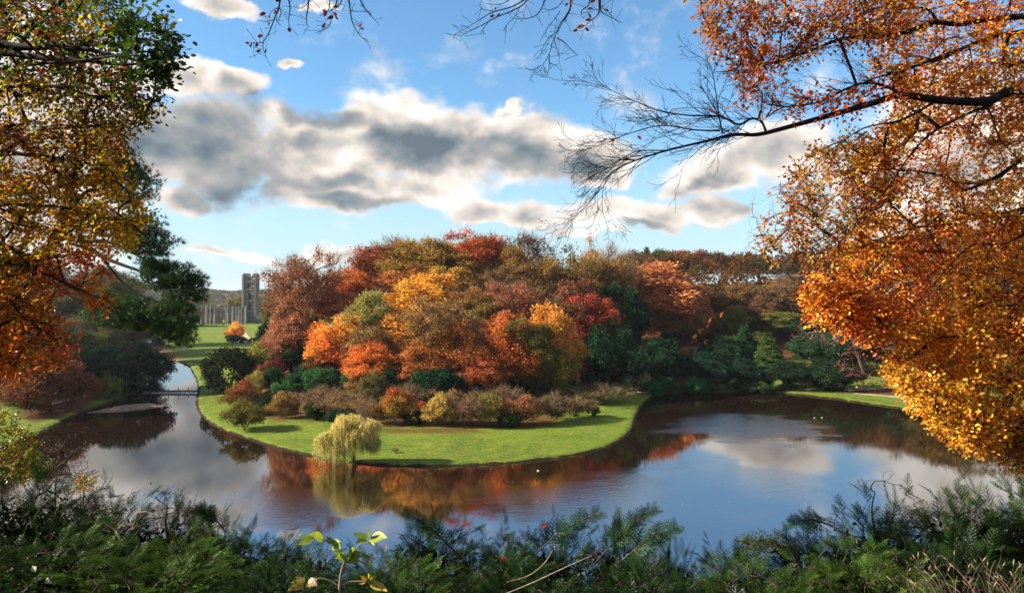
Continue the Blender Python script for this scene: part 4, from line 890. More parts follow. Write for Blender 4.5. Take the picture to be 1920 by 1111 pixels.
for t in tips:
    for s_ in range(17):
        a = g.random() * 6.28; out_ = np.array([math.cos(a), math.sin(a), 0]) * (.25 + .5 * g.random())
        L_ = (.7 + 3.4 * g.random() ** 1.9 * (1.25 if t[0] < .5 else .55)) * min(1, max(.3, (t[2] + .1) / 5.0)) ; L_ = min(L_, t[2] + .05)
        n_ = int(L_ / .13) + 3; u = np.linspace(0, 1, n_)[:, None]
        pth = t + g.normal(size=3) * .22 + out_ * np.sqrt(u) * .9 + np.array([0, 0, .25]) * np.sin(u * 2.2) - np.array([0, 0, 1]) * L_ * u ** 1.25
        U, V_, N_ = frames(np.tile([0, 0, -1.0], (n_, 1)) + .45 * rdir(n_, g), rdir(n_, g) + out_)
        V, F = stamp(TV, np.array([(0, 1, 2, 3)]), pth, U, V_, N_, .18 * (.6 + .6 * g.random(n_)))
        cm.add(V, Q=F, tone=np.full(len(V), .2 + .6 * g.random()), vary=np.repeat(.8 * g.random(n_), 4), rise=np.clip(V[:, 2] / 9, 0, 1))
cw = link('crown', cm.build('willow_crown', (m_leaf,)), wl); shade(cw, lin('b8b468', .72), lin('dcc878', .8), lin('d8c48c', .75), .6)
# small twiggy sapling right of the willow
plant('shrub', 'shrub', 'twiggy', 742, 838, 16, 27 * FPX / (853 - HY), '7c8440 8c9048', 'thin little bush on the lawn just right of the willow', sink=.05)
# ---------------------------------------------------------------- the ruined abbey at the end of the valley
AD = 690.0; ks = AD / FPX
ax0 = (412 - CX) * ks; azz = 1.6
ab = thing('abbey_ruin', 'roofless grey stone abbey ruin with tall square tower at the end of the green meadow', 'ruin', (ax0, AD, azz), R(0))
def columns(x0, x1, y0, y1, topf, holes, step=.4, zb=0.0, m=m_stone, name='wall', parent=ab, batter=0):
    """a thick wall standing as narrow upright courses, open where the holes are"""
    b = MB(); xs = np.arange(x0, x1 - 1e-6, step)
    for x in xs:
        xe = min(x + step, x1); xc = (x + xe) / 2; iv = [(zb, topf(xc))]
        for (hx, hw, hz0, hz1, arch) in holes:
            u = abs(xc - hx) / (hw / 2)
            if u >= 1: continue
            zt = hz1 - (hw * .75 * (1 - math.sqrt(max(0, 1 - u ** 2))) if arch else 0)
            nv = []
            for a, c in iv:
                if hz0 > a: nv.append((a, min(c, hz0)))
                if zt < c: nv.append((max(a, zt), c))
            iv = [(a, c) for a, c in nv if c - a > .05]
        for a, c in iv: b.box(x, xe, y0, y1, a, c)
    return link(name, b.build(name, (m,)), parent)
def X(px): return (px - 412) * ks
def Z(py): return (612.5 - py) * ks
rg = random.Random(3)
def ragged(h, amp=.5, f=1.3): return lambda x: h + amp * (math.sin(x * f) * .5 + math.sin(x * f * 2.7 + 1) * .3 + (.5 if int(x * 1.1) % 3 == 0 else 0))
# choir end: wall of lancets, with the gabled great window
def topf(x):
    xg = X(415); t = abs(x - xg)
    if t < 5.8: return Z(567) - (t / 5.8) ** .8 * 3.6
    return Z(577.5) + .35 * math.sin(x * 1.9) + (.3 if int(x * 1.3) % 4 == 0 else 0)
holes = [(X(415), 8.6, Z(603), Z(573.5), True)]
lan = [366.5, 374.5, 382, 391, 398.5, 431.5, 440, 445.5, 450.5, 456.5]
for px in lan:
    holes.append((X(px), 1.5, Z(588), Z(580), True)); holes.append((X(px), 1.6, Z(605.5), Z(591), True))
columns(X(361), X(461), 0, 1.6, topf, holes, .25)
bt = [(361, 2.0), (370.5, 1.2), (378.2, 1.2), (387.3, 2.2), (394.8, 1.2), (402.6, 1.6), (427.4, 1.6), (436.5, 2.0), (443, 1.2), (448, 1.8), (453.3, 1.2), (460.2, 2.2)]
for i, (px, wd) in enumerate(bt):
    b = MB(); x = X(px); h_ = topf(x) + .5 + .5 * rg.random()
    b.box(x - wd / 2, x + wd / 2, -1.5, -.01, 0, h_ * .45); b.box(x - wd / 2 + .1, x + wd / 2 - .1, -1.0, -.01, h_ * .45, h_ * .82); b.box(x - wd / 2 + .2, x + wd / 2 - .2, -.6, -.01, h_ * .82, h_)
    link('buttress', b.build('buttress', (m_pale,)), ab)
b = MB(); b.box(X(361.9), X(404.5), -.35, -.01, Z(589.8), Z(589)); link('string_course', b.build('string_course', (m_pale,)), ab)
b = MB(); b.box(X(426), X(459.5), -.35, -.01, Z(589.8), Z(589)); link('string_course', b.build('string_course', (m_pale,)), ab)
b = MB(); b.box(X(361.9), X(459.5), -.6, -.01, 0, Z(608.4)); link('plinth', b.build('plinth', (m_stone,)), ab)
# moulded arch round the great window
V = []; b = MB(); hw = 8.6
for sgn in (-1, 1):
    pts = [(X(415) + sgn * 4.55, Z(604)), (X(415) + sgn * 4.55, Z(585))]
    for u in np.linspace(1, 0, 9): pts.append((X(415) + sgn * (4.3 * u + .2), Z(573.5) - hw * .75 * (1 - math.sqrt(max(0, 1 - u ** 2))) + .25))
    V, Q = tube([(x, -.25, z) for x, z in pts], .32, 6); b.add(V, Q=Q)
link('window_arch', b.build('window_arch', (m_pale,)), ab)
b = MB()
for sgn in (-1, 1):
    pts = [(X(415) + sgn * u * 6.2, topf(X(415) + sgn * u * 6.2) + .1) for u in np.linspace(0, 1, 8)]
    V, Q = tube([(x, .2, z) for x, z in pts], .3, 5); b.add(V, Q=Q)
link('gable_coping', b.build('gable_coping', (m_pale,)), ab)
# side walls running back towards the nave, with their own windows
nb = MB()
for xw in (X(398), X(432)):
    for i in range(16):
        y = 8 + i * 3.4; nb.box(xw - .7, xw + .7, y, y + 1.8, 0, 15.5 + .6 * rg.random()); nb.box(xw - .7, xw + .7, y + 1.8, y + 3.4, 0, 6.5); nb.box(xw - .7, xw + .7, y + 1.8, y + 3.4, 11.5, 15.3)
link('nave_arcade', nb.build('nave_arcade', (m_stone,)), ab, kind='stuff')
columns(X(362), X(399), 14, 15.4, ragged(10.5, .8), [(X(p), 2.0, 3.0, 8.5, True) for p in (368, 376, 385, 393)], .4, name='transept_wall')
# the tower: four walls of three storeys, ragged parapet
tw = link('tower', None, ab, loc=((467.5 - CX) * (AD + 34) / FPX - ax0, 34, 0)); H_ = 52.5; TW = 12.0
tw.empty_display_size = .3
def tz(py): return (612.5 - py) * (AD + 34) / FPX
def ttop(x):
    u = (x + TW / 2) / TW
    base = tz(518.5)
    if u < .14: base = tz(516.8)
    elif u < .60: base = tz(518.4) + (.9 if int(u * 22) % 2 else 0)
    elif u < .78: base = tz(521.8) - .6 * math.sin((u - .6) / .18 * 3.1)
    elif u < .84: base = tz(519)
    else: base = tz(516.6)
    return base
th_ = [(.3, 2.2, tz(529.2), tz(525), False), (.0, 3.4, tz(541.5), tz(534.5), True), (-3.6, 1.2, tz(545), tz(540), True), (3.8, 1.2, tz(545), tz(540), True), (4.3, 1.4, tz(527), tz(521), True),
       (.6, 3.0, tz(564), tz(553), True), (.4, 3.2, tz(583), tz(571), True)]
def twall(name, x0, x1, y0, y1, f, holes, rot=None):
    b = columns(x0, x1, y0, y1, f, holes, .3, name=name, parent=tw); return b
twall('tower_front', -TW / 2, TW / 2, -.75, .75, ttop, th_)
twall('tower_back', -TW / 2, TW / 2, TW - 1.5, TW, lambda x: ttop(-x) - .8, [(0, 2.6, tz(541.5), tz(534.5), True), (.3, 2.2, tz(530), tz(524.5), False), (0, 3, tz(583), tz(571), True)])
for sgn in (-1, 1):
    o = columns(.8, TW - 1.55, -.75, .75, lambda x: tz(518) + (.8 if int(x) % 2 else 0) - (1.5 if sgn > 0 and 4 < x < 8 else 0), [(TW / 2 - .4, 3.0, tz(544), tz(534), True), (TW / 2 - .4, 2.6, tz(566), tz(554), True)], .3, name='tower_side', parent=tw)
    o.rotation_euler = (0, 0, R(90)); o.location = (sgn * (TW / 2 - .76), 0, 0)
for sx in (-1, 1):
    for sy in (0,):
        b = MB(); x = sx * (TW / 2 + .15)
        b.box(x - 1.0, x + 1.0, -1.9, -.76, 0, tz(575)); b.box(x - .9, x + .9, -1.6, -.76, tz(575), tz(548)); b.box(x - .8, x + .8, -1.3, -.76, tz(548), tz(519))
        link('tower_buttress', b.build('tower_buttress', (m_pale if sx < 0 else m_stone,)), tw)  # paler left buttress: white stone, with its sunlit brightness put into the colour
for py in (533.2, 547.5, 568.5, 588):
    b = MB(); b.box(-TW / 2 + 1.2, TW / 2 - 1.2, -1.05, -.76, tz(py), tz(py) + .55); link('string_course', b.build('string_course', (m_pale,)), tw)
b = MB(); b.box(X(461.5), X(478), 20, 21.4, 0, 9.5); link('aisle_wall', b.build('aisle_wall', (m_stone,)), ab)

# ---------------------------------------------------------------- people, bird, benches
def cloth(name, h, k=.6):
    m, n = mat(name); P = n.new('ShaderNodeTexCoord').outputs['Object']
    out(n, bsdf(n, n.mix(n.noise(P, 14, 3), rgba(h, k), rgba(h, k * .7)), .85, .2)); return m
m_skin = cloth('skin', 'c99a80'); m_dark = cloth('dark_cloth', '1c1e28'); m_white = cloth('white_cloth', 'dfe2ea', .8); m_red = cloth('red_cloth', 'a83028'); m_jean = cloth('blue_denim', '32405c'); m_hair = cloth('brown_hair', '3a281c'); m_wood = cloth('worn_wood', '8a7a66')
def person(label, x, y, coat, legs, h=1.74, rz=0.0, stride=.16, group=None):
    pts = [(0, 0, .93), (0, 0, 1.12), (0, 0, 1.38), (0, 0, 1.50), (0, .015, 1.60), (0, .01, 1.71)]
    rad = [(.15, .12), (.13, .10), (.18, .11), (.055, .055), (.085, .10), (.07, .085)]
    ed = [(i, i + 1) for i in range(5)]
    for s_ in (-1, 1):
        b = len(pts); st_ = stride * s_
        pts += [(s_ * .10, 0, .90), (s_ * .11, st_ * .5 + .03, .50), (s_ * .11, st_, .09), (s_ * .12, st_ + .14, .04)]
        rad += [(.09, .09), (.06, .06), (.045, .045), (.04, .035)]; ed += [(0, b), (b, b + 1), (b + 1, b + 2), (b + 2, b + 3)]
        b = len(pts)
        pts += [(s_ * .21, 0, 1.40), (s_ * .25, -st_ * .4, 1.13), (s_ * .24, -st_ * .8 + .05, .88), (s_ * .24, -st_ * .8 + .07, .79)]
        rad += [(.06, .06), (.045, .045), (.035, .035), (.03, .02)]; ed += [(2, b), (b, b + 1), (b + 1, b + 2), (b + 2, b + 3)]
    me = bpy.data.meshes.new('person'); me.from_pydata(pts, ed, []); me.materials.append(m_skin)
    o = bpy.data.objects.new('person', me); COL.objects.link(o)
    md = o.modifiers.new('skin', 'SKIN'); md.use_smooth_shade = True; sv = me.skin_vertices[0].data
    for i, r_ in enumerate(rad): sv[i].radius = r_
    sv[0].use_root = True
    o.modifiers.new('sub', 'SUBSURF').levels = 1
    dg = bpy.context.evaluated_depsgraph_get(); nm = bpy.data.meshes.new_from_object(o.evaluated_get(dg)); o.modifiers.clear(); o.data = nm
    nm.materials.clear()
    for m_ in (m_skin, coat, legs, m_hair): nm.materials.append(m_)
    for p_ in nm.polygons:
        c = p_.center
        p_.material_index = 3 if (c.z > 1.69 or (c.z > 1.56 and c.y < -.01)) else 0 if c.z > 1.49 or (abs(c.x) > .18 and c.z < .86) else 2 if c.z < .86 and abs(c.x) < .19 else 1
    z = float(gz(np.array([x]), np.array([y]))[0]); o.location = (x, y, z); o.rotation_euler = (0, 0, rz); o.scale = (h / 1.74,) * 3
    o['label'] = label; o['category'] = 'person'
    if group: o['group'] = group
    return o
def onpath(px, py, z=.95): return ground_at(px, py, z)
a = onpath(1161.5, 720.5, 1.0); person('walker in dark clothes on the far bank path, left of the pale one', a[0], a[1], m_dark, m_dark, 1.78, R(160))
a = onpath(1165.5, 719.5, 1.0); person('walker in a pale top and dark trousers on the far bank path', a[0], a[1], m_white, m_dark, 1.72, R(170), -.14)
a = onpath(462.3, 641.5, 1.3); person('distant walker in pale clothes on the path to the ruin', a[0], a[1], m_white, m_jean, 1.75, R(20))
a = onpath(465.3, 642, 1.3); person('distant walker in a red top on the path to the ruin', a[0], a[1], m_red, m_dark, 1.7, R(15), -.15)
def duck(label, x, y, rz, white=True):
    t = thing('duck', label, 'duck', (x, y, 0), rz); t.scale = (.75, .75, .75)
    def blob_(prof, axis_pts, name, m_):
        V, Q = tube(axis_pts, prof, 8); b = MB(); b.add(V, Q=Q); link(name, b.build(name, (m_,), True), t)
    blob_([.02, .10, .15, .16, .13, .06, .01], [(0, -.26, .12), (0, -.2, .08), (0, -.1, .06), (0, .02, .05), (0, .14, .06), (0, .22, .09), (0, .25, .1)], 'body', m_white)
    blob_([.04, .045, .06, .07, .05, .01], [(0, .17, .12), (0, .2, .22), (0, .22, .3), (0, .24, .34), (0, .28, .35), (0, .31, .35)], 'head', m_dark)
    blob_([.025, .03, .01], [(0, .3, .34), (0, .35, .335), (0, .4, .33)], 'bill', m_wood)
x, y = ground_at(1009, 882); duck('small white duck swimming alone off the front of the lawn', x, y, R(70))
x, y = ground_at(1527, 783); duck('pale duck on the dark far water, left of the pair', x, y, R(-80)); x, y = ground_at(1541, 782.5); duck('pale duck on the dark far water, right of the pair', x, y, R(-85))
x, y = onpath(1588, 729.5, .95)
bn = thing('park_bench', 'pale slatted park bench beside the path across the lake', 'bench', (x, y + 1.5, float(gz(np.array([x]), np.array([y + 1.5]))[0]))); 
sl = MB(); sl.box(-.95, .95, -.045, .045, 0, .03); slm = sl.build('slat', (m_wood,))
for i in range(4): link('slat', slm, bn, loc=(0, -.2 + i * .12, .45))
for i in range(3): o = link('slat', slm, bn, loc=(0, .29 + .02 * i, .58 + i * .13)); o.rotation_euler = (R(80), 0, 0)
lg = MB(); lg.box(-.03, .03, -.25, .25, .41, .447); lg.box(-.03, .03, -.25, -.19, 0, .41); lg.box(-.03, .03, .19, .25, 0, .41); lg.box(-.03, .03, .252, .285, .3, .9); lgm = lg.build('leg', (m_wood,))
for sx in (-.85, 0, .85): link('leg', lgm, bn, loc=(sx, 0, 0))
# fence posts before the ruin
pst = MB(); pst.box(-.12, .12, -.12, .12, -.2, 1.5); pst.box(-.09, .09, -.09, .09, 1.5, 1.62); pstm = pst.build('fence_post', (m_bark,))
for i, px in enumerate((397, 407, 417.5)):
    x, y = ground_at(px, 613.4, 1.9); link('fence_post', pstm, label=['leftmost dark post on the lawn before the ruin', 'middle dark post on the lawn before the great window', 'right dark post on the lawn before the great window'][i], cat='post', group='posts before the ruin', loc=(x, y, float(gz(np.array([x]), np.array([y]))[0])))
# ---------------------------------------------------------------- near foliage (leaf colours carried leaf by leaf)
def hue_mat(name, trans=.45, spec=0.04):
    m, n = mat(name); c = attr(n, 'hue', 'GEOMETRY', 'Color')
    P = n.new('ShaderNodeTexCoord').outputs['Object']
    d = n.new('ShaderNodeBsdfDiffuse'); n.l.new(c, d.inputs[0]); tr = n.new('ShaderNodeBsdfTranslucent'); n.l.new(n.mix(.35, c, n.vm('MULTIPLY', c, (1.25, 1.0, .6))), tr.inputs[0])
    ms = n.new('ShaderNodeMixShader'); ms.inputs[0].default_value = trans; n.l.new(d.outputs[0], ms.inputs[1]); n.l.new(tr.outputs[0], ms.inputs[2])
    gl = n.new('ShaderNodeBsdfGlossy'); gl.inputs['Roughness'].default_value = .35; gl.inputs[0].default_value = (1, 1, 1, 1)
    m2 = n.new('ShaderNodeMixShader'); m2.inputs[0].default_value = spec; n.l.new(ms.outputs[0], m2.inputs[1]); n.l.new(gl.outputs[0], m2.inputs[2])
    out(n, m2.outputs[0]); return m
m_nleaf = hue_mat('beech_leaf', .58, .02); m_needle = hue_mat('needles', .2, .008); m_litleaf = hue_mat('single_leaf', .5, .012)

def inpoly(px, py, P):
    P = np.asarray(P, float); c = np.zeros(len(px), bool)
    for i in range(len(P)):
        ax_, ay_ = P[i]; bx, by = P[(i + 1) % len(P)]
        c ^= ((ay_ > py) != (by > py)) & (px < (bx - ax_) * (py - ay_) / (by - ay_ + 1e-12) + ax_)
    return c
def sample_zone(poly, n_, g, jit=0):
    P = np.array(poly, float); lo, hi = P.min(0), P.max(0); o = []
    while len(o) < n_:
        q_ = lo + (hi - lo) * g.random((n_ * 3, 2)); q_ = q_[inpoly(q_[:, 0], q_[:, 1], P)]; o += list(q_)
    return np.array(o[:n_])
def spray(base, dirs, g, nl, L, leaf, cols, droop=.25, width=.9):
    """leafy twig ends: each carries nl leaves set alternately along it -> origins, axes, sizes, colour index"""
    n_ = len(base); up = None; O = []; U = []; N_ = []; S_ = []; ci = []; tw = []
    dirs = unit(dirs); up = np.array([0, 0, 1.0])
    nrm = unit(rdir(n_, g) * .8 + up + np.array([-.35, -.35, 0])); 
    for i in range(n_):
        d0 = dirs[i]; nn = unit(nrm[i] - (nrm[i] @ d0) * d0); s0 = np.cross(nn, d0); st = base[i] - d0 * L * .6
        arms = [(0.0, 1.0, nl)] + ([(.62, .62, max(2, nl // 2)), (-.62, .62, max(2, nl // 2))] if nl >= 6 else [])
        for ang, lf, m_ in arms:
            d = unit(d0 * math.cos(ang) + s0 * math.sin(ang)); s_ = np.cross(nn, d); P_ = [st + d0 * L * (.0 if ang == 0 else .22 + .12 * g.random())]; dd = d.copy()
            for j in range(m_):
                dd = unit(dd + np.array([0, 0, -droop / m_]) + g.normal(size=3) * .05); P_.append(P_[-1] + dd * L * lf / m_)
                side = 1 if j % 2 else -1
                u = unit(dd * .75 + side * s_ * .8 + g.normal(size=3) * .2)
                O.append(P_[-1]); U.append(u); N_.append(unit(nn + g.normal(size=3) * .26)); S_.append(leaf * (.55 + .65 * g.random() ** 1.3)); ci.append(i)
            tw.append(np.array(P_))
    U_, V_, N2 = frames(np.array(U), np.array(N_))
    return np.array(O), U_, V_, N2, np.array(S_), np.array(ci), tw
def limbs_to_world(limbs):
    """limbs traced as (px, py, distance, radius) -> points"""
    o = []
    for l in limbs:
        P_ = np.array([at(a, b, c) for a, b, c, _ in l]); r_ = np.array([d for *_, d in l])
        n_ = (len(P_) - 1) * 5 + 1; t = np.linspace(0, len(P_) - 1, n_); k_ = np.arange(len(P_))
        # smooth path through the traced points
        out_ = np.zeros((n_, 3))
        for i, tt in enumerate(t):
            a = min(int(tt), len(P_) - 2); f = tt - a; p0, p1, p2, p3 = P_[max(a - 1, 0)], P_[a], P_[a + 1], P_[min(a + 2, len(P_) - 1)]
            out_[i] = .5 * (2 * p1 + (p2 - p0) * f + (2 * p0 - 5 * p1 + 4 * p2 - p3) * f * f + (3 * p1 - p0 - 3 * p2 + p3) * f ** 3)
        o.append((out_, np.interp(t, k_, r_)))
    return o
def near_tree(root, limbs, zones, g, leaf=.07, nleaf=300, twig_r=.0035, keep=.05, template=LEAF, leafcols=None, mb=m_darkbark, step=.22, sag=.02):
    W_ = limbs_to_world(limbs)
    for P_, r_ in W_:
        V, Q = tube(P_, r_, 8); b = MB(); b.add(V, Q=Q); link('limb', b.build('limb', (mb,), True), root)
    seeds = np.concatenate([P_ for P_, _ in W_]); sdp = np.concatenate([np.linspace(0, 2.5, len(P_)) for P_, _ in W_])
    bases = []; info = []
    for z_ in zones:
        q_ = sample_zone(z_['poly'], z_['n'], g)
        Dq = z_['D'][0] + (z_['D'][1] - z_['D'][0]) * g.random(len(q_))
        bases.append(np.array([at(a, b_, d) for (a, b_), d in zip(q_, Dq)])); info += [(z_, a, b_) for a, b_ in q_]
    B_ = np.concatenate(bases)
    # sub-limbs first: a coarse sample of targets makes boughs, the rest hang on them
    g2 = g.permutation(len(B_)); nb = max(30, len(B_) // 14)
    order = np.argsort([np.min(np.linalg.norm(seeds - B_[i], axis=1)) for i in g2[:nb]])
    T_ = np.concatenate([B_[g2[:nb]][order], B_[g2[nb:]]])
    P_, cnt, br = grow(seeds, sdp, T_, step, sag, g, keep, order=False)
    tb = MB(); dirs = {}
    for b_ in br:
        c_ = cnt[b_]; r_ = twig_r * np.maximum(c_, 1) ** .5; r_ = np.minimum(r_, .03); r_[0] = r_[1]
        V, Q = tube(P_[b_], r_, 3 if r_[0] < .01 else 5); tb.add(V, Q=Q)
        dirs[tuple(np.round(P_[b_[-1]], 4))] = unit(P_[b_[-1]] - P_[b_[-2]])
    # leaves
    allO = [[], [], [], [], []]; 
    lb = MB(); big = []
    for k_, z_ in enumerate(zones):
        Bz = bases[k_]
        if z_.get('nl', 8) == 0: continue
        dz_ = np.array([dirs.get(tuple(np.round(p, 4)), np.array([-.6, 0, -.3])) for p in Bz]) + np.array(z_.get('dir', (0, 0, -.1)))
        O, U, Vv, N_, S_, ci, tw = spray(Bz, dz_ + .3 * rdir(len(Bz), g), g, z_.get('nl', 8), z_.get('L', .42), z_.get('leaf', leaf), None, z_.get('droop', .3))
        for t in tw:
            t = t[::2] if len(t) > 3 else t; V, Q = tube(t, np.linspace(twig_r, twig_r * .5, len(t)), 3); tb.add(V, Q=Q)
        cs = np.array([lin(c, z_.get('k', 1.0)) for c in z_['cols'].split()])
        wgt = np.clip(.5 + .5 * np.sin(Bz[:, 0] * 2.3 + 1) * np.sin(Bz[:, 2] * 2.1 + Bz[:, 1]) + .35 * g.normal(size=len(Bz)), 0, .999); a = (wgt[ci] * .7 + .3 * g.random(len(ci))) * (len(cs) - 1e-3)
        col = cs[a.astype(int)] * (.65 + .6 * g.random((len(ci), 1)))
        allO[0].append(O); allO[1].append(np.stack([U, Vv, N_], 1)); allO[2].append(S_); allO[3].append(col)
    if not allO[0]:
        link('twigs', tb.build('twigs', (mb,)), root, kind='stuff'); return
    O = np.concatenate(allO[0]); Fm = np.concatenate(allO[1]); S_ = np.concatenate(allO[2]); col = np.concatenate(allO[3])
    app = S_ / O[:, 1]; px = CX + O[:, 0] / O[:, 1] * FPX; py = HY - (O[:, 2] - CAMZ) / O[:, 1] * FPX
    vis = (px > 0) & (px < 1920) & (py > 0) & (py < 1111)
    idx = np.argsort(-(app * vis)); ind = idx[:nleaf]; rest = idx[nleaf:]
    # the largest leaves singly (a few shared meshes), the others joined
    shades = [lin(c, 1.0) for c in (leafcols or ['c86a1c', 'd88c20', 'a8481c', 'e0a428', '8c3418', '9c7a20'])]
    lm = []
    for c in shades:
        TV, TF = template; lm.append(mesh('leaf', TV, [TF], (m_litleaf,), {'hue': np.tile(c, (len(TV), 1))}))
    sh_ = np.array(shades)
    from mathutils import Matrix
    for i in ind:
        j = int(np.argmin(((sh_ - col[i]) ** 2).sum(1))); o = link('leaf', lm[j], root)
        M_ = Matrix([[Fm[i, k2, r2] * S_[i] for k2 in range(3)] + [O[i, r2]] for r2 in range(3)] + [[0, 0, 0, 1]]); o.matrix_local = M_
    if len(rest):
        V, F = stamp(*template, O[rest], Fm[rest, 0], Fm[rest, 1], Fm[rest, 2], S_[rest])
        lb.add(V, T=F, hue=np.repeat(col[rest], len(template[0]), axis=0))
        link('foliage', lb.build('foliage', (m_nleaf,)), root, kind='stuff')
    link('twigs', tb.build('twigs', (mb,)), root, kind='stuff')

# ---- right hand beech, its boughs reaching in from beyond the frame
g = np.random.default_rng(21)
rt = thing('beech_tree', 'near beech filling the right side with amber and orange leaves on dark boughs', 'tree')
RX, RY = 11.5, 10.0
LR = [
 [(2560, 330, 10.2, 0.136), (2200, 170, 10.4, 0.104), (1990, 185, 10.5, 0.076), (1895, 172, 10.5, 0.068), (1850, 190, 10.4, 0.064), (1760, 187, 10.3, 0.056), (1690, 178, 10.2, 0.0496), (1640, 192, 10.1, 0.044), (1560, 215, 10.0, 0.0368), (1470, 240, 9.9, 0.0304), (1420, 252, 9.8, 0.0264), (1375, 252, 9.7, 0.0216), (1330, 263, 9.6, 0.0168), (1250, 282, 9.4, 0.0128), (1180, 305, 9.3, 0.0096), (1140, 330, 9.2, 0.0064), (1105, 380, 9.1, 0.004), (1060, 425, 9.0, 0.0024)],
 [(1436, 245, 9.85, 0.0192), (1428, 228, 9.85, 0.016), (1410, 222, 9.8, 0.0152), (1385, 233, 9.75, 0.0144), (1350, 218, 9.7, 0.0112), (1290, 216, 9.6, 0.0096), (1230, 205, 9.5, 0.0072), (1170, 180, 9.4, 0.0048), (1110, 155, 9.3, 0.0032), (1040, 150, 9.2, 0.0016)],
 [(1355, 250, 9.7, 0.0128), (1348, 215, 9.7, 0.0096), (1342, 170, 9.75, 0.0072), (1330, 120, 9.8, 0.0048), (1290, 95, 9.8, 0.0032)],
 [(1350, 245, 9.7, 0.012), (1300, 243, 9.6, 0.0096), (1240, 235, 9.5, 0.0072), (1180, 250, 9.4, 0.0056), (1130, 270, 9.3, 0.004), (1080, 285, 9.2, 0.0024)],
 [(1250, 282, 9.4, 0.008), (1190, 285, 9.3, 0.0064), (1130, 320, 9.2, 0.0048), (1080, 345, 9.1, 0.0024)],
 [(1145, 325, 9.2, 0.0048), (1132, 350, 9.15, 0.004), (1130, 395, 9.1, 0.0032), (1145, 437, 9.05, 0.0016)],
 [(1700, 182, 10.2, 0.028), (1670, 165, 10.2, 0.0224), (1630, 155, 10.2, 0.0192), (1590, 165, 10.2, 0.016), (1540, 190, 10.1, 0.012), (1480, 200, 10.0, 0.0096), (1440, 195, 9.9, 0.0064)],
 [(2500, 200, 10.6, 0.112), (2150, 60, 10.8, 0.08), (1990, 30, 11.0, 0.056), (1860, 35, 11.2, 0.044), (1800, 45, 11.2, 0.04), (1750, 42, 11.1, 0.036), (1700, 60, 11.0, 0.032), (1640, 68, 10.9, 0.0264), (1580, 72, 10.8, 0.0224), (1520, 95, 10.7, 0.016), (1460, 115, 10.6, 0.0112), (1400, 130, 10.5, 0.0072), (1340, 135, 10.4, 0.0032)],
 [(2000, 50, 11, 0.04), (1880, 65, 11.2, 0.032), (1780, 100, 11.2, 0.024), (1700, 130, 11.1, 0.016), (1630, 150, 11, 0.0096), (1560, 190, 10.9, 0.0048)],
 [(1760, 42, 11.1, 0.024), (1735, 15, 11.2, 0.0176), (1680, 20, 11.2, 0.0144), (1600, 50, 11.0, 0.012), (1500, 45, 10.9, 0.008), (1420, 30, 10.8, 0.0048), (1350, 40, 10.7, 0.0024)],
 [(1860, 195, 10.4, 0.0256), (1800, 220, 10.6, 0.0192), (1740, 255, 10.7, 0.016), (1700, 300, 10.8, 0.0128), (1670, 345, 10.8, 0.0104), (1620, 395, 10.8, 0.0088), (1570, 435, 10.7, 0.0072), (1510, 470, 10.6, 0.0056), (1450, 505, 10.5, 0.004), (1400, 550, 10.4, 0.0024), (1330, 620, 10.3, 0.00128)],
 [(1760, 187, 10.3, 0.02), (1690, 225, 10.5, 0.0144), (1620, 240, 10.6, 0.0104), (1560, 280, 10.6, 0.0064), (1490, 330, 10.6, 0.0032)],
 [(2500, 520, 11, 0.12), (2150, 300, 11, 0.08), (1990, 270, 11.2, 0.056), (1930, 290, 11.3, 0.04), (1880, 325, 11.3, 0.032), (1840, 345, 11.3, 0.0256), (1805, 355, 11.3, 0.0208), (1780, 335, 11.2, 0.0176), (1730, 322, 11.2, 0.0144), (1680, 318, 11.1, 0.0104), (1640, 315, 11.0, 0.0056)],
 [(2450, 640, 12, 0.104), (2100, 420, 12, 0.056), (1960, 390, 12, 0.036), (1880, 400, 12, 0.024), (1790, 420, 12, 0.0176), (1700, 430, 11.9, 0.012), (1600, 470, 11.8, 0.0072), (1500, 520, 11.7, 0.0032)],
 [(2450, 760, 12.5, 0.096), (2100, 560, 12.5, 0.056), (1960, 540, 12.5, 0.032), (1860, 560, 12.4, 0.0224), (1760, 610, 12.3, 0.0144), (1660, 650, 12.2, 0.0088), (1560, 660, 12.1, 0.0048), (1480, 690, 12, 0.0024)],
 [(2400, 850, 12, 0.08), (2080, 680, 12, 0.044), (1960, 680, 12, 0.028), (1880, 700, 12, 0.0192), (1800, 740, 11.9, 0.0112), (1740, 790, 11.8, 0.0056)],
]
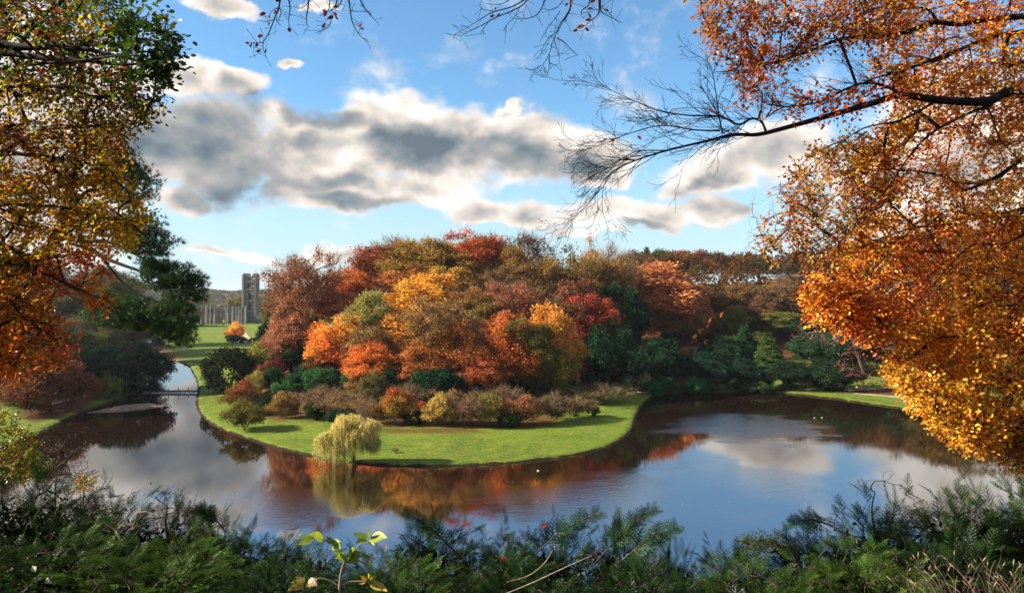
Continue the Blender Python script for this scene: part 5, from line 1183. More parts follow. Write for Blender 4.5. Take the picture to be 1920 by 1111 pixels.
# trunk beyond the right edge of the view; the boughs above start from it
tx, ty = at(2520, 560, 11.2)[:2]
trp = []; 
for z in np.linspace(-3.2, 12.5, 12): trp.append((tx + .05 * z * math.sin(z * .4), ty + .1 * math.sin(z * .5), CAMZ - 5.2 + (z + 3.2)))
b = MB(); V, Q = tube(trp, np.linspace(.62, .22, 12), 12); b.add(V, Q=Q); link('trunk', b.build('trunk', (m_darkbark,), True), rt)
OR = 'c85a1c d8701c e4881c eca428 b8501c'; GD = 'f0b024 e8a020 d88818 f4c838 c8801c c0a024'; RD = 'a8401c c05020 c86820 8c3018'; OL = '9c8c20 c0981c b87a1c 8a6418'
ZR = [
 dict(poly=[(1305, -20), (1700, -20), (1700, 60), (1560, 95), (1450, 130), (1400, 195), (1375, 190), (1370, 120), (1330, 90)], n=347, D=(9.8, 12), cols='7c3416 a0501a b87020 9c6c1c 642814', nl=8),
 dict(poly=[(1640, -20), (1960, -20), (1960, 190), (1700, 170), (1620, 120)], n=440, D=(10.3, 13), cols=OR + ' ' + GD, nl=9),
 dict(poly=[(1455, 170), (1700, 130), (1720, 190), (1600, 215), (1480, 215)], n=58, D=(9.7, 10.8), cols='a8401a c0561c b86418 8c3018', nl=6),
 dict(poly=[(1390, 140), (1480, 130), (1470, 200), (1420, 235)], n=30, D=(9.6, 10.4), cols='a8481c b8641c', nl=4),
 dict(poly=[(1700, 150), (1960, 190), (1960, 420), (1760, 420), (1640, 360), (1600, 300), (1650, 240)], n=560, D=(10.4, 13.5), cols=GD + ' ' + OR, nl=9),
 dict(poly=[(1545, 260), (1640, 250), (1700, 330), (1640, 430), (1560, 430), (1470, 400), (1465, 350), (1500, 300)], n=260, D=(10.4, 12.5), cols='a8601c b87c20 8c8420 a04a1a 8c4a1a', nl=8),
 dict(poly=[(1430, 400), (1560, 400), (1600, 470), (1540, 500), (1450, 480), (1420, 470)], n=68, D=(10.2, 11.5), cols='a8601c b88c24 8c3c18', nl=7),
 dict(poly=[(1600, 400), (1960, 400), (1960, 640), (1680, 640), (1520, 600), (1505, 520), (1560, 480)], n=900, D=(10.8, 14), cols=RD + ' ' + OR + ' ' + GD, nl=9),
 dict(poly=[(1515, 520), (1620, 530), (1680, 600), (1640, 640), (1560, 610), (1510, 570)], n=260, D=(10.5, 12), cols=OR, nl=9),
 dict(poly=[(1640, 600), (1960, 600), (1960, 800), (1800, 830), (1740, 790), (1680, 740), (1660, 690), (1690, 640)], n=720, D=(10.5, 13.5), cols=GD + ' ' + OR, nl=9),
 dict(poly=[(1665, 690), (1800, 720), (1880, 800), (1850, 850), (1790, 825), (1730, 760)], n=266, D=(10, 11.5), cols=GD, nl=9, dir=(-.2, 0, -.4)),
 dict(poly=[(1820, 780), (1960, 780), (1960, 900), (1880, 860)], n=186, D=(11, 13), cols='8c5a20 a8701c 7a5418', nl=7, dir=(0, 0, -.6)),
 dict(poly=[(1960, -300), (2420, -300), (2420, 900), (1960, 860)], n=620, D=(10, 13), cols=OR + ' ' + GD, nl=7),
 dict(poly=[(1400, -280), (2000, -320), (2000, -20), (1400, -20)], n=260, D=(10, 12.5), cols=OR, nl=7),
 dict(poly=[(1400, 555), (1440, 525), (1320, 600), (1290, 640), (1310, 660), (1370, 600)], n=7, D=(10.2, 10.5), cols='d0581c e08c24 c8401c', nl=2, L=.12, leaf=.085),
]
ZR.append(dict(poly=[(1130, 200), (1340, 150), (1400, 240), (1130, 300), (1100, 420)], n=14, D=(9.1, 9.9), cols='8c2818 a03a1c', nl=1, L=.05))
near_tree(rt, LR, ZR, g, twig_r=.0032, leaf=.074)
def fan(root, limbs, g, n_, Lr, t0=.15, flat=.35, up=.12, sec=3, r0=.0062, mb=m_darkbark):
    """long arching bare twigs shooting from limbs, each with smaller shoots"""
    tb = MB()
    def shoot(p, d, L, r, depth):
        k = 9; pts = [p]; dd = d.copy(); bend = np.array([0, 0, up * (1 if g.random() < .6 else -1.2)]) + .12 * g.normal(size=3)
        for i in range(k): dd = unit(dd + bend / k * 1.6 + .045 * g.normal(size=3)); pts.append(pts[-1] + dd * L / k)
        pts = np.array(pts); V, Q = tube(pts, np.linspace(r, .0021, k + 1), 3); tb.add(V, Q=Q)
        if depth:
            for j in range(sec if depth > 1 else 3):
                i = g.integers(2, k); t = unit(pts[i] - pts[i - 1]); s_ = unit(np.cross(t, [0, -1, 0]) * (1 if g.random() < .55 else -1) + flat * g.normal(size=3))
                shoot(pts[i], unit(t + s_ * (.35 + .35 * g.random())), L * (.25 + .35 * g.random()), r * .55, depth - 1)
    for li, (P_, r_) in enumerate(limbs_to_world(limbs)):
        m_ = n_[li] if isinstance(n_, (list, tuple)) else n_
        for j in range(m_):
            i = int(len(P_) * (t0 + (1 - t0) * g.random())); i = min(max(i, 1), len(P_) - 1); t = unit(P_[i] - P_[i - 1]); s_ = unit(np.cross(t, [0, -1, 0]) * (1 if g.random() < .6 else -1) + flat * g.normal(size=3))
            sc_ = 1 - .62 * (i / len(P_)) ** 2
            shoot(P_[i], unit(t + s_ * (.2 + .45 * g.random())), (Lr[0] + (Lr[1] - Lr[0]) * g.random()) * sc_, max(min(r0, r_[i] * .6), .002), 2)
    link('twigs', tb.build('twigs', (mb,)), root, kind='stuff')
fan(rt, [LR[0][10:]], g, 34, (.3, .95), 0, up=.1)
fan(rt, LR[1:6], g, [44, 14, 30, 16, 9], (.25, .8), .12, up=.14)
fan(rt, [LR[6], LR[7][6:], LR[9][2:], LR[8][2:]], g, [26, 18, 14, 14], (.3, .9), .2)
fan(rt, [LR[10][3:], LR[13][3:], LR[14][3:]], g, 16, (.3, .9), .1)

# ---- left hand beech / oak, in shade against bright sky
g = np.random.default_rng(31)
lt = thing('beech_tree', 'near tree at the left with green top leaves turning gold and orange lower down', 'tree')
LL = [
 [(-700, 420, 8.5, .2), (-300, 200, 8.6, .12), (-60, 85, 8.6, .06), (30, 88, 8.6, .045), (100, 88, 8.5, .034), (160, 92, 8.4, .026), (220, 105, 8.3, .018), (290, 120, 8.2, .009)],
 [(-60, 95, 8.6, .05), (20, 100, 8.6, .04), (80, 108, 8.5, .034), (150, 112, 8.4, .026), (220, 120, 8.3, .018), (300, 118, 8.2, .008)],
 [(-700, 500, 8.5, .18), (-300, 250, 9, .1), (-60, 110, 9, .04), (30, 60, 9, .03), (90, 20, 9, .02), (150, -20, 9, .01)],
 [(-700, 560, 9.5, .16), (-300, 380, 9.5, .1), (-40, 190, 9.5, .03), (60, 160, 9.4, .022), (140, 170, 9.3, .016), (220, 200, 9.2, .009), (280, 215, 9.1, .004)],
 [(-700, 650, 10, .16), (-300, 480, 10, .09), (-40, 300, 10, .035), (50, 290, 10, .026), (130, 300, 9.9, .018), (200, 310, 9.8, .01), (250, 300, 9.7, .004)],
 [(-700, 700, 10, .16), (-300, 560, 10, .08), (-40, 400, 10, .03), (60, 385, 9.9, .022), (150, 395, 9.8, .014), (230, 420, 9.7, .007), (270, 440, 9.6, .003)],
 [(-700, 760, 9.6, .16), (-300, 600, 9.6, .08), (-30, 460, 9.6, .026), (60, 500, 9.5, .018), (120, 530, 9.4, .012), (190, 560, 9.3, .005)],
 [(-700, 820, 9.6, .15), (-300, 700, 9.4, .07), (-30, 560, 9.3, .022), (50, 600, 9.2, .014), (110, 640, 9.1, .006)],
]
tx, ty = at(-700, 560, 9.2)[:2]; b = MB(); V, Q = tube([(tx + .1 * math.sin(z), ty, CAMZ - 7 + z) for z in np.linspace(0, 14, 10)], np.linspace(.55, .25, 10), 12); b.add(V, Q=Q); link('trunk', b.build('trunk', (m_darkbark,), True), lt)
ZL = [
 dict(poly=[(-30, -20), (250, -20), (320, 30), (345, 100), (300, 175), (150, 160), (-30, 150)], n=186, D=(7.8, 9.6), k=.8, cols='34480f 4c6214 5c7a18 6a5a14 5c2c12 2c3c0e', nl=7, leaf=.085),
 dict(poly=[(-30, -20), (200, -20), (230, 90), (-30, 100)], n=105, D=(8.5, 10.5), cols='a0a020 c0901c 8c7a1c 5c7a18', nl=8),
 dict(poly=[(-30, 120), (250, 130), (300, 200), (260, 240), (150, 230), (-30, 260)], n=235, D=(8.8, 11), cols='a07818 c09c20 7a4818 a8a024 6c3414', nl=8),
 dict(poly=[(-30, 240), (240, 230), (250, 290), (230, 340), (-30, 340)], n=223, D=(9, 11.5), cols='8c4418 a86c1c a8941c c8a020 6c3014', nl=8),
 dict(poly=[(-30, 330), (230, 320), (280, 400), (240, 470), (-30, 490)], n=384, D=(9, 11.5), cols='b8a020 d0a820 b87c1c d8901c 8c8c1c', nl=9),
 dict(poly=[(60, 470), (200, 475), (208, 560), (190, 590), (130, 540), (60, 540)], n=49, D=(9, 10.3), cols='d8641c e08a20 c8481c', nl=8, dir=(0, 0, -.4)),
 dict(poly=[(-30, 470), (90, 480), (100, 560), (90, 600), (-30, 610)], n=142, D=(9, 11), cols='b8701c d08c20 a8561c 8c7a1c', nl=8),
 dict(poly=[(-30, 590), (110, 600), (145, 640), (110, 680), (60, 700), (-30, 720)], n=130, D=(8.8, 10.5), cols='d06a1c e0901f b8501c 9c8a1c', nl=8, dir=(0, 0, -.4)),
 dict(poly=[(-480, -250), (-30, -250), (-30, 720), (-480, 720)], n=420, D=(8.4, 11), cols='a0a020 c89820 c8641c 8c5418', nl=7),
 dict(poly=[(200, 170), (345, 180), (320, 210), (240, 240)], n=26, D=(8.6, 9.4), cols='3c5212 5c6a18', nl=5),
]
near_tree(lt, LL, ZL, g, twig_r=.0034, leaf=.072, leafcols=['4c6a18', '7a7a1c', '3a4a12', 'a8781c', 'c8641c', '5c2c14', 'd88c20'], sag=.02)
# the dark lobed oak leaves at the tip of the top left bough
g = np.random.default_rng(33)
ok = thing('oak_branch', 'dark green lobed oak leaves on a bough tip against the sky, top left', 'branch')
near_tree(ok, [[(60, 120, 8.2, .02), (160, 112, 8.0, .016), (240, 100, 7.8, .012), (300, 95, 7.7, .006)]],
          [dict(poly=[(235, 40), (300, 45), (335, 70), (330, 110), (310, 160), (250, 150), (225, 110)], n=60, D=(7.5, 8.1), cols='22320c 2e4410 3a5a14 28300e', nl=4, leaf=.13, L=.22, k=.5)], g, template=LOBED, leafcols=['22320c', '2e4410', '3a5a14', '4c6a18'], nleaf=300)

# ---- twigs hanging from above the frame
def hanging(label, polys, leaves, D0, seed, cols=('5c1f14', '6e3014', '7c4418', '4a1814')):
    g = np.random.default_rng(seed); r = thing('hanging_branch', label, 'branch', group='bare beech twigs hanging into the top of the view')
    tb = MB()
    for pl in polys:
        dd = D0 + .25 * g.normal(); n_ = len(pl)
        pts = [at(a, b_, dd + .03 * i) for i, (a, b_) in enumerate(pl)]
        P_, _ = limbs_to_world([[(a, b_, dd + .03 * i, .004) for i, (a, b_) in enumerate(pl)]])[0]
        r0 = .0075 if pl[0][1] < 0 else .004
        V, Q = tube(P_, np.linspace(r0, .0014, len(P_)), 4); tb.add(V, Q=Q)
        for i in range(2, len(P_) - 1, 2):       # short spur twigs with buds
            if g.random() < .75:
                d = unit(P_[i] - P_[i - 1] + .9 * rdir(1, g)[0] * np.array([1, .4, 1])); L_ = .05 + .10 * g.random()
                V, Q = tube([P_[i], P_[i] + d * L_ * .6 + .008 * rdir(1, g)[0], P_[i] + d * L_], [.002, .0016, .0024], 3); tb.add(V, Q=Q)
    # bough the twigs hang from, above the view
    x0 = min(p[0][0] for p in polys); x1 = max(p[0][0] for p in polys)
    bo = limbs_to_world([[(x0 - 60, -45, D0, .008), ((x0 + x1) / 2, -62, D0 + .1, .014), (x1 + 150, -95, D0 + .3, .022), (1750, -140 - seed % 5 * 25, 8.4, .035), (2250, -120 - seed % 5 * 30, 10.3, .05), (2520, -70 - seed % 5 * 30, 11.2, .07)]])[0]
    V, Q = tube(bo[0], bo[1], 8); tb.add(V, Q=Q)
    for pl in polys:
        if pl[0][1] < 0:
            a_ = at(pl[0][0], pl[0][1], D0); j = int(np.argmin(np.linalg.norm(bo[0] - a_, axis=1))); V, Q = tube([bo[0][j], (bo[0][j] + a_) / 2 + [0, 0, .01], a_], [.01, .009, .007], 4); tb.add(V, Q=Q)
    link('twigs', tb.build('twigs', (m_darkbark,)), r, kind='stuff')
    lm = [mesh('leaf', LEAF[0], [LEAF[1]], (m_litleaf,), {'hue': np.tile(lin(c, .6), (7, 1))}) for c in cols]
    from mathutils import Matrix
    for i, (a, b_, s_, ang) in enumerate(leaves):
        O = at(a, b_, D0 - .02); L_ = s_ / FPX * D0; u = np.array([math.cos(R(ang)), .25 * g.normal(), math.sin(R(ang))]); n_ = unit(np.array([.5 * g.normal(), -1, .5 * g.normal()]))
        U_, V_, N_ = frames(u[None], n_[None]); U_, V_, N_ = U_[0], V_[0], N_[0]
        o = link('leaf', lm[i % len(lm)], r); O = O - U_ * L_ * .5
        o.matrix_local = Matrix([[U_[k_] * L_, V_[k_] * L_ * 1.05, N_[k_] * L_, O[k_]] for k_ in range(3)] + [[0, 0, 0, 1]])
hanging('left bunch of thin hanging twigs with small dark red leaves at the top edge',
        [[(527, -20), (523, 10), (515, 32), (505, 58), (498, 70), (493, 80), (493, 92), (496, 98), (498, 108)], [(520, 14), (508, 22), (502, 36)], [(511, 37), (497, 40), (482, 37)], [(493, 79), (478, 80), (462, 79)],
         [(536, -20), (543, 12), (541, 35), (541, 52)], [(522, 10), (526, 22), (523, 36), (516, 37)], [(580, -20), (577, 15), (574, 32), (575, 45), (580, 50)], [(577, 5), (568, 13), (558, 16)]],
        [(520, 0, 11, 200), (492, 26, 13, 200), (515, 22, 10, 240), (506, 31, 8, 250), (504, 44, 8, 60), (499, 53, 9, 190), (487, 67, 11, 200), (470, 85, 10, 250), (481, 84, 10, 60), (463, 80, 8, 185), (484, 95, 10, 200), (498, 95, 9, 260), (542, 56, 11, -60)], 6.0, 41)
hanging('middle bunch of hanging twigs with a cluster of rusty leaves at the top edge',
        [[(618, -20), (617, 12), (612, 24)], [(634, -20), (630, 6), (624, 14), (621, 30)], [(645, -15), (636, 10), (622, 18)], [(621, 38), (616, 50), (606, 55), (596, 56)], [(652, -20), (656, 18), (660, 40), (667, 55), (676, 68), (693, 80)], [(657, 20), (670, 21), (686, 20)], [(668, -20), (680, 10), (694, 28), (711, 46)]],
        [(609, 25, 13, 250), (607, 19, 8, 200), (629, 12, 9, 200), (620, 32, 13, 200), (628, 26, 11, -30), (616, 34, 9, 230), (631, 33, 9, -50), (607, 48, 12, 60), (675, 47, 11, 10), (678, 54, 10, -40)], 6.2, 42, ('7c2c14', '8c4818', '6a2014', '5c3414'))
hanging('right fan of long bare twigs sweeping left and down from the top edge',
        [[(1000, -25), (985, 4), (960, 20), (930, 32), (905, 46), (880, 58), (862, 66), (835, 62)], [(990, -5), (960, 12), (925, 22), (900, 36), (878, 50), (850, 65)], [(975, 12), (964, 32), (950, 46), (944, 58)], [(955, 0), (935, 8), (910, 6)], [(925, 20), (905, 17), (898, 8)], [(915, 42), (905, 55), (902, 66)],
         [(1025, -20), (1018, 10), (1005, 28), (985, 35), (962, 34)], [(1068, -20), (1070, 10), (1062, 28), (1050, 45), (1044, 62), (1036, 80), (1031, 98), (1020, 118), (1010, 134), (992, 145)], [(1076, -15), (1068, 20), (1056, 40), (1046, 60)], [(1050, 20), (1040, 36), (1026, 52), (1023, 70)], [(1043, 60), (1028, 72), (1018, 90), (1013, 103), (1000, 113)],
         [(1038, 72), (1043, 88), (1048, 105), (1049, 118)], [(1044, 70), (1060, 80), (1075, 97), (1085, 103)], [(1030, 100), (1030, 118), (1028, 135), (1024, 145)], [(1030, 118), (1045, 123)], [(1015, 122), (1000, 130), (990, 131)], [(1056, 0), (1044, 14), (1030, 18), (1015, 15)]],
        [(922, 30, 8, 190), (935, 27, 7, 30), (929, 16, 6, 270), (1071, 4, 12, 80), (1063, 8, 9, 60)], 6.3, 43, ('3a1814', '7a3c18'))
hanging('small curved twig with brown leaves right of the bare fan at the top edge',
        [[(1108, -20), (1104, 8), (1092, 18), (1090, 28), (1095, 35)], [(1120, -20), (1124, 12), (1120, 28), (1108, 38), (1100, 46), (1096, 55), (1086, 58)], [(1126, -15), (1126, 10), (1128, 22), (1150, 34), (1168, 42)], [(1128, 12), (1140, 22), (1148, 24)]],
        [(1107, 16, 13, 10), (1112, 1, 12, 20), (1106, 30, 10, -60), (1103, 37, 12, 190), (1089, 50, 17, 190), (1101, 55, 9, -60), (1079, 57, 11, 200), (1130, 12, 8, 30), (1138, 19, 9, -10)], 6.1, 44, ('7a3c18', '8c4c1c', '4a2014'))

# ---- Scots pine on the left, long boughs of needle tufts
g = np.random.default_rng(51)
pn = thing('pine_tree', 'tall dark pine on the left bank slope with layered needle boughs reaching right', 'pine tree')
PL = [
 [(-330, 1000, 44, .6), (-260, 760, 44, .5), (-120, 600, 44, .44), (20, 515, 44, .40), (85, 470, 44, .37), (115, 425, 44, .33), (130, 340, 44, .28), (150, 250, 44, .2), (165, 190, 44, .1)],
 [(135, 330, 44, .16), (170, 345, 43.5, .12), (210, 330, 43, .08), (245, 320, 43, .04)],
 [(110, 440, 44, .2), (150, 452, 43.5, .15), (190, 480, 43, .12), (240, 500, 42.5, .09), (300, 520, 42, .06), (350, 545, 42, .03)],
 [(150, 452, 43.5, .12), (210, 455, 43, .09), (260, 480, 42.5, .06), (320, 510, 42, .03)],
 [(115, 420, 44, .15), (180, 425, 43, .1), (240, 430, 42.5, .06), (290, 440, 42, .03)],
 [(20, 515, 44, .18), (90, 530, 43.8, .16), (150, 560, 43.5, .13), (220, 575, 43, .09), (290, 600, 42.5, .05), (330, 625, 42, .03)],
 [(190, 480, 43, .1), (230, 530, 42.8, .07), (280, 560, 42.5, .05), (340, 575, 42.3, .02)],
 [(130, 340, 44, .14), (170, 290, 44, .09), (215, 280, 43.6, .05)],
]
W_ = limbs_to_world(PL)
for i, (P_, r_) in enumerate(W_): b = MB(); V, Q = tube(P_, r_, 9); b.add(V, Q=Q); link('trunk' if i == 0 else 'limb', b.build('limb', (m_darkbark,), True), pn)
seeds = np.concatenate([P_ for P_, _ in W_[1:]]); tg = []
for poly, n_ in (([(190, 300), (250, 300), (290, 340), (275, 385), (210, 380), (180, 340)], 130), ([(215, 405), (300, 408), (330, 460), (290, 485), (230, 470)], 150),
                 ([(270, 485), (350, 498), (380, 525), (372, 565), (320, 560), (260, 520)], 190), ([(260, 560), (340, 565), (372, 590), (365, 618), (310, 640), (250, 610)], 150), ([(150, 540), (270, 560), (260, 620), (170, 600)], 110), ([(310, 620), (350, 622), (362, 636), (320, 650)], 26), ([(150, 250), (220, 250), (250, 290), (180, 310)], 60), ([(120, 380), (200, 390), (200, 440), (130, 430)], 50)):
    q_ = sample_zone(poly, n_, g); tg += [at(a, b_, 41.5 + 2.6 * g.random()) for a, b_ in q_]
P_, cnt, br = grow(seeds, np.linspace(0, 3, len(seeds)), np.array(tg), .5, -.05, g, .05)
tb = MB()
for b_ in br:
    r_ = np.minimum(.016 * cnt[b_] ** .5, .08); r_[0] = r_[1]; V, Q = tube(P_[b_], r_, 4); tb.add(V, Q=Q)
link('twigs', tb.build('twigs', (m_bark,)), pn, kind='stuff')
TV = []; TF = []
for i in range(14):
    d = unit(np.array([.5, 0, .35]) + unit(g.normal(size=3)) * .8); p = np.cross(d, unit(g.normal(size=3))); p = unit(p) * .045
    TV += [tuple(-p), tuple(p), tuple(d)]; TF.append((3 * i, 3 * i + 1, 3 * i + 2))
tg = np.array(tg); n_ = len(tg) * 6; ci = np.repeat(np.arange(len(tg)), 6); O = tg[ci] + g.normal(size=(n_, 3)) * np.array([.30, .30, .10])
U, V_, N_ = frames(rdir(n_, g) * .6 + np.array([.6, 0, .3]), rdir(n_, g)); V, F = stamp(TV, TF, O, U, V_, N_, .30 * (.7 + .6 * g.random(n_)))
col = np.array(lin('2a4a2c', .75)) * (.5 + .9 * g.random((n_, 1))) + np.array(lin('4c5c20', .4)) * g.random(len(tg))[ci][:, None]
b = MB(); b.add(V, T=F, hue=np.repeat(col, len(TV), axis=0)); link('crown', b.build('crown', (m_needle,)), pn, kind='stuff')
# ---------------------------------------------------------------- foreground slope: yews, dead twigs, sapling, grasses
g = np.random.default_rng(61)
def frond_template(seed, L=.34, nb=11):
    g = np.random.default_rng(seed); V = []; F = []
    def tri(a, b, c): F.append((len(V), len(V) + 1, len(V) + 2)); V.extend([a, b, c])
    def needles(p0, p1, n_, ln):
        d = unit(p1 - p0); s_ = np.array([-d[1], d[0], 0.0])
        for i in range(n_):
            t = (i + .5) / n_; c = p0 + (p1 - p0) * t; l_ = ln * (1 - .45 * t)
            for sg in (-1, 1):
                e = c + (d * .55 + s_ * sg * .85) * l_ + np.array([0, 0, (.15 + .25 * g.normal()) * l_]); tri(c - d * .0062, c + d * .0062, e)
    ax_ = np.array([1.0, 0, 0])
    for i in range(nb):
        t = (i + .6) / nb; sg = 1 if i % 2 else -1
        p0 = np.array([t * L, 0, -.10 * t * t * L]); ln = L * .62 * (1 - t * .7)
        p1 = p0 + unit(np.array([.75, sg * .8, .05 * g.normal() - .1])) * ln
        needles(p0, p1, max(3, int(ln / .015)), .027)
        tri(p0 - [0, .0015, 0], p0 + [0, .0015, 0], p1)
    needles(np.array([L * .3, 0, 0]), np.array([L * 1.08, 0, -.1 * L]), 14, .027)
    tri(np.array([0, -.002, 0]), np.array([0, .002, 0]), np.array([L, 0, -.1 * L]))
    return np.array(V), np.array(F)
FT = [frond_template(1), frond_template(2, .28, 9)]
def yew_bush(seed, Rr=1.7, H=2.6, nf=950, ncol=('23401a', '2f5420', '1b3216', '3c5a22'), leaders=7, tip='5a7030'):
    """dome of layered flat fronds on arching boughs; local origin at the foot"""
    g = np.random.default_rng(seed)
    # targets on and inside the dome
    d = unit(g.normal(size=(nf, 3))); d[:, 2] = np.abs(d[:, 2]) * 1.15 - .12; d = unit(d); r_ = .62 + .38 * g.random((nf, 1)) ** .5
    a = np.arctan2(d[:, 1], d[:, 0]); lump = 1 + .16 * np.sin(3 * a + seed) + .10 * np.sin(7 * a + 2 * seed + 4 * d[:, 2])
    T_ = d * r_ * lump[:, None] * np.array([Rr, Rr, H * .62]) + np.array([0, 0, H * .36])
    # leaders that stick out of the dome
    k = leaders; e = unit(g.normal(size=(k, 3))); e[:, 2] = .35 + .5 * np.abs(e[:, 2]); e = unit(e)
    E = e * (1.0 + .16 * g.random((k, 1))) * np.array([Rr, Rr, H * .62]) + np.array([0, 0, H * .36])
    seeds = np.array([(0, 0, z) for z in np.linspace(-.3, H * .4, 6)])
    P_, cnt, br = grow(seeds, np.linspace(0, .6, 6), np.concatenate([T_[:nf // 4], E, T_[nf // 4:]]), .16, .06, g, .1)
    sm_ = MB(); O = []; D_ = []
    for b_ in br:
        r2 = np.minimum(.0035 * cnt[b_] ** .52, .05); r2[0] = r2[1]; V, Q = tube(P_[b_], r2, 3); sm_.add(V, Q=Q)
        ps = P_[b_]; t = unit(ps[-1] - ps[-2]); O.append(ps[-1] - t * .1); D_.append(t)
        if len(ps) > 3:
            for q_ in (len(ps) // 2, len(ps) * 3 // 4): O.append(ps[q_]); D_.append(unit(ps[q_] - ps[q_ - 1]) + .8 * rdir(1, g)[0])
    O = np.array(O); D_ = np.array(D_); out_ = O - np.array([0, 0, H * .2]); U = unit(D_) * .35 * np.array([1, 1, .4]) + unit(out_ * np.array([1, 1, .25])) * .75 + np.array([0, 0, -.02]) + .42 * rdir(len(O), g) * np.array([1, 1, .45])
    N_ = np.array([0, 0, 1.0]) + .45 * unit(out_) + .3 * rdir(len(O), g); U, V_, N_ = frames(U, N_)
    cm = MB(); cs = np.array([lin(c, .50) for c in ncol]) * np.array([1.12, 1.0, .62]); half = len(O) // 2
    for kx, sl in ((0, slice(0, half)), (1, slice(half, None))):
        TV, TF = FT[kx]; o_ = O[sl]; V, F = stamp(TV, TF, o_, U[sl], V_[sl], N_[sl], .66 + .5 * g.random(len(o_)))
        ix = g.integers(0, len(cs), len(o_)); base = cs[ix] * (.5 + .8 * g.random((len(o_), 1)))
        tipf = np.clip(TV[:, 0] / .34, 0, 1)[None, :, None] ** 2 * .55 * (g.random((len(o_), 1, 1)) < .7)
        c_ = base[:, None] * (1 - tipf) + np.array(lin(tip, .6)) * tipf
        cm.add(V, T=F, hue=c_.reshape(-1, 3))
    # dense inner foliage, the shade inside the bush painted in as darker colour
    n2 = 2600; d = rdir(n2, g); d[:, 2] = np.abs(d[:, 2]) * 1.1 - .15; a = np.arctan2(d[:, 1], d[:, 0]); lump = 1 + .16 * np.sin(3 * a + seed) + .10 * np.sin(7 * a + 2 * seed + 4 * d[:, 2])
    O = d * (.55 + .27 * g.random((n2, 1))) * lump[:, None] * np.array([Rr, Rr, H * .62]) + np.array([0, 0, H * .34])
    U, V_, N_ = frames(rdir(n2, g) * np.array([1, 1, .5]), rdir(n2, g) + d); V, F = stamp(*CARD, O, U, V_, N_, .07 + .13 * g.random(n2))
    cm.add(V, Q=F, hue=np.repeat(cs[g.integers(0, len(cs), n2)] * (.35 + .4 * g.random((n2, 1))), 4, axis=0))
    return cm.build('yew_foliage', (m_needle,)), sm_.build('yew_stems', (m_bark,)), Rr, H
YB = [yew_bush(1), yew_bush(2, ncol=('2c4c1c', '3c6424', '24401a', '4c6c24'), tip='6c8438'), yew_bush(3, Rr=1.9, H=2.3, ncol=('1b3418', '24441e', '162a14'), tip='3c5a2c')]
def bush(px, top, w_px, D, v, label, base=None, deep=1.6):
    fol, st, Rr, H = YB[v]; x = (px - CX) / FPX * D; zt = CAMZ + (HY - top) / FPX * D; zg = float(gz(np.array([x]), np.array([D]))[0]) - .2
    zt -= 24 / FPX * D
    h_ = min(zt - zg, 3.6); zg = zt - h_; wd = w_px / FPX * D / 2
    e = thing('yew_bush', label, 'yew bush', (x, D, zg), random.uniform(0, 6.28), 'yew bushes along the near slope'); e.scale = (wd / Rr, wd / Rr * 1.0, h_ / H)
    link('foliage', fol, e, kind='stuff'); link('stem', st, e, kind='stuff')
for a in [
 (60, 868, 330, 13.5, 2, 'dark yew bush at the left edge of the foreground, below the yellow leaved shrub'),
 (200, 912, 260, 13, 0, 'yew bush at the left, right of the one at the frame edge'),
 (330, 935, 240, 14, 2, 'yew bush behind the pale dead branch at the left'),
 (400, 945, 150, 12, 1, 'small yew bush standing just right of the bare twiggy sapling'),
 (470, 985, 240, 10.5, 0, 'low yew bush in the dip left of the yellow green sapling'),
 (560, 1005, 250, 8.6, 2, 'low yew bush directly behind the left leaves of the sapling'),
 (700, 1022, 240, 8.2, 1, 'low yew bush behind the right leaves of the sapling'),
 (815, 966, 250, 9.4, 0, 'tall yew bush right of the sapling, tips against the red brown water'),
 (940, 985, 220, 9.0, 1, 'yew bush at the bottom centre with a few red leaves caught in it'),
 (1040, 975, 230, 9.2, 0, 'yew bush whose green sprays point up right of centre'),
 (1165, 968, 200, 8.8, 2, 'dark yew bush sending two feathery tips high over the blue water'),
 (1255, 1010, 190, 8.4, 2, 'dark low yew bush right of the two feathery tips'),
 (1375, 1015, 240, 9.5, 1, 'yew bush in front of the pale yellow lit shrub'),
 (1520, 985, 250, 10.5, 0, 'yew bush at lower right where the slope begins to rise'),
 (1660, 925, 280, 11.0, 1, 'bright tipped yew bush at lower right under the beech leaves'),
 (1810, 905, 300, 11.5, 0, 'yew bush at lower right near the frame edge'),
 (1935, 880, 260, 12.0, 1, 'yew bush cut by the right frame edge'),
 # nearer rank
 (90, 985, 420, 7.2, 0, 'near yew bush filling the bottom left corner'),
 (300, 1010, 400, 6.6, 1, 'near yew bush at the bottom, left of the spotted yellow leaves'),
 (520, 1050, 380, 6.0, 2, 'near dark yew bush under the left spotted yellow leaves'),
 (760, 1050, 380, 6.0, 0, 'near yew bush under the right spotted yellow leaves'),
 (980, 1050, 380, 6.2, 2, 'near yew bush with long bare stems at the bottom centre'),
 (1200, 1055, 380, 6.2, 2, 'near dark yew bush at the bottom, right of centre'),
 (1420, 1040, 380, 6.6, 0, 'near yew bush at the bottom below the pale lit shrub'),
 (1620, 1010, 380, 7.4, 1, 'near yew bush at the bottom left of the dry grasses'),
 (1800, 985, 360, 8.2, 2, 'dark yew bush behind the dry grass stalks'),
]: bush(*a)
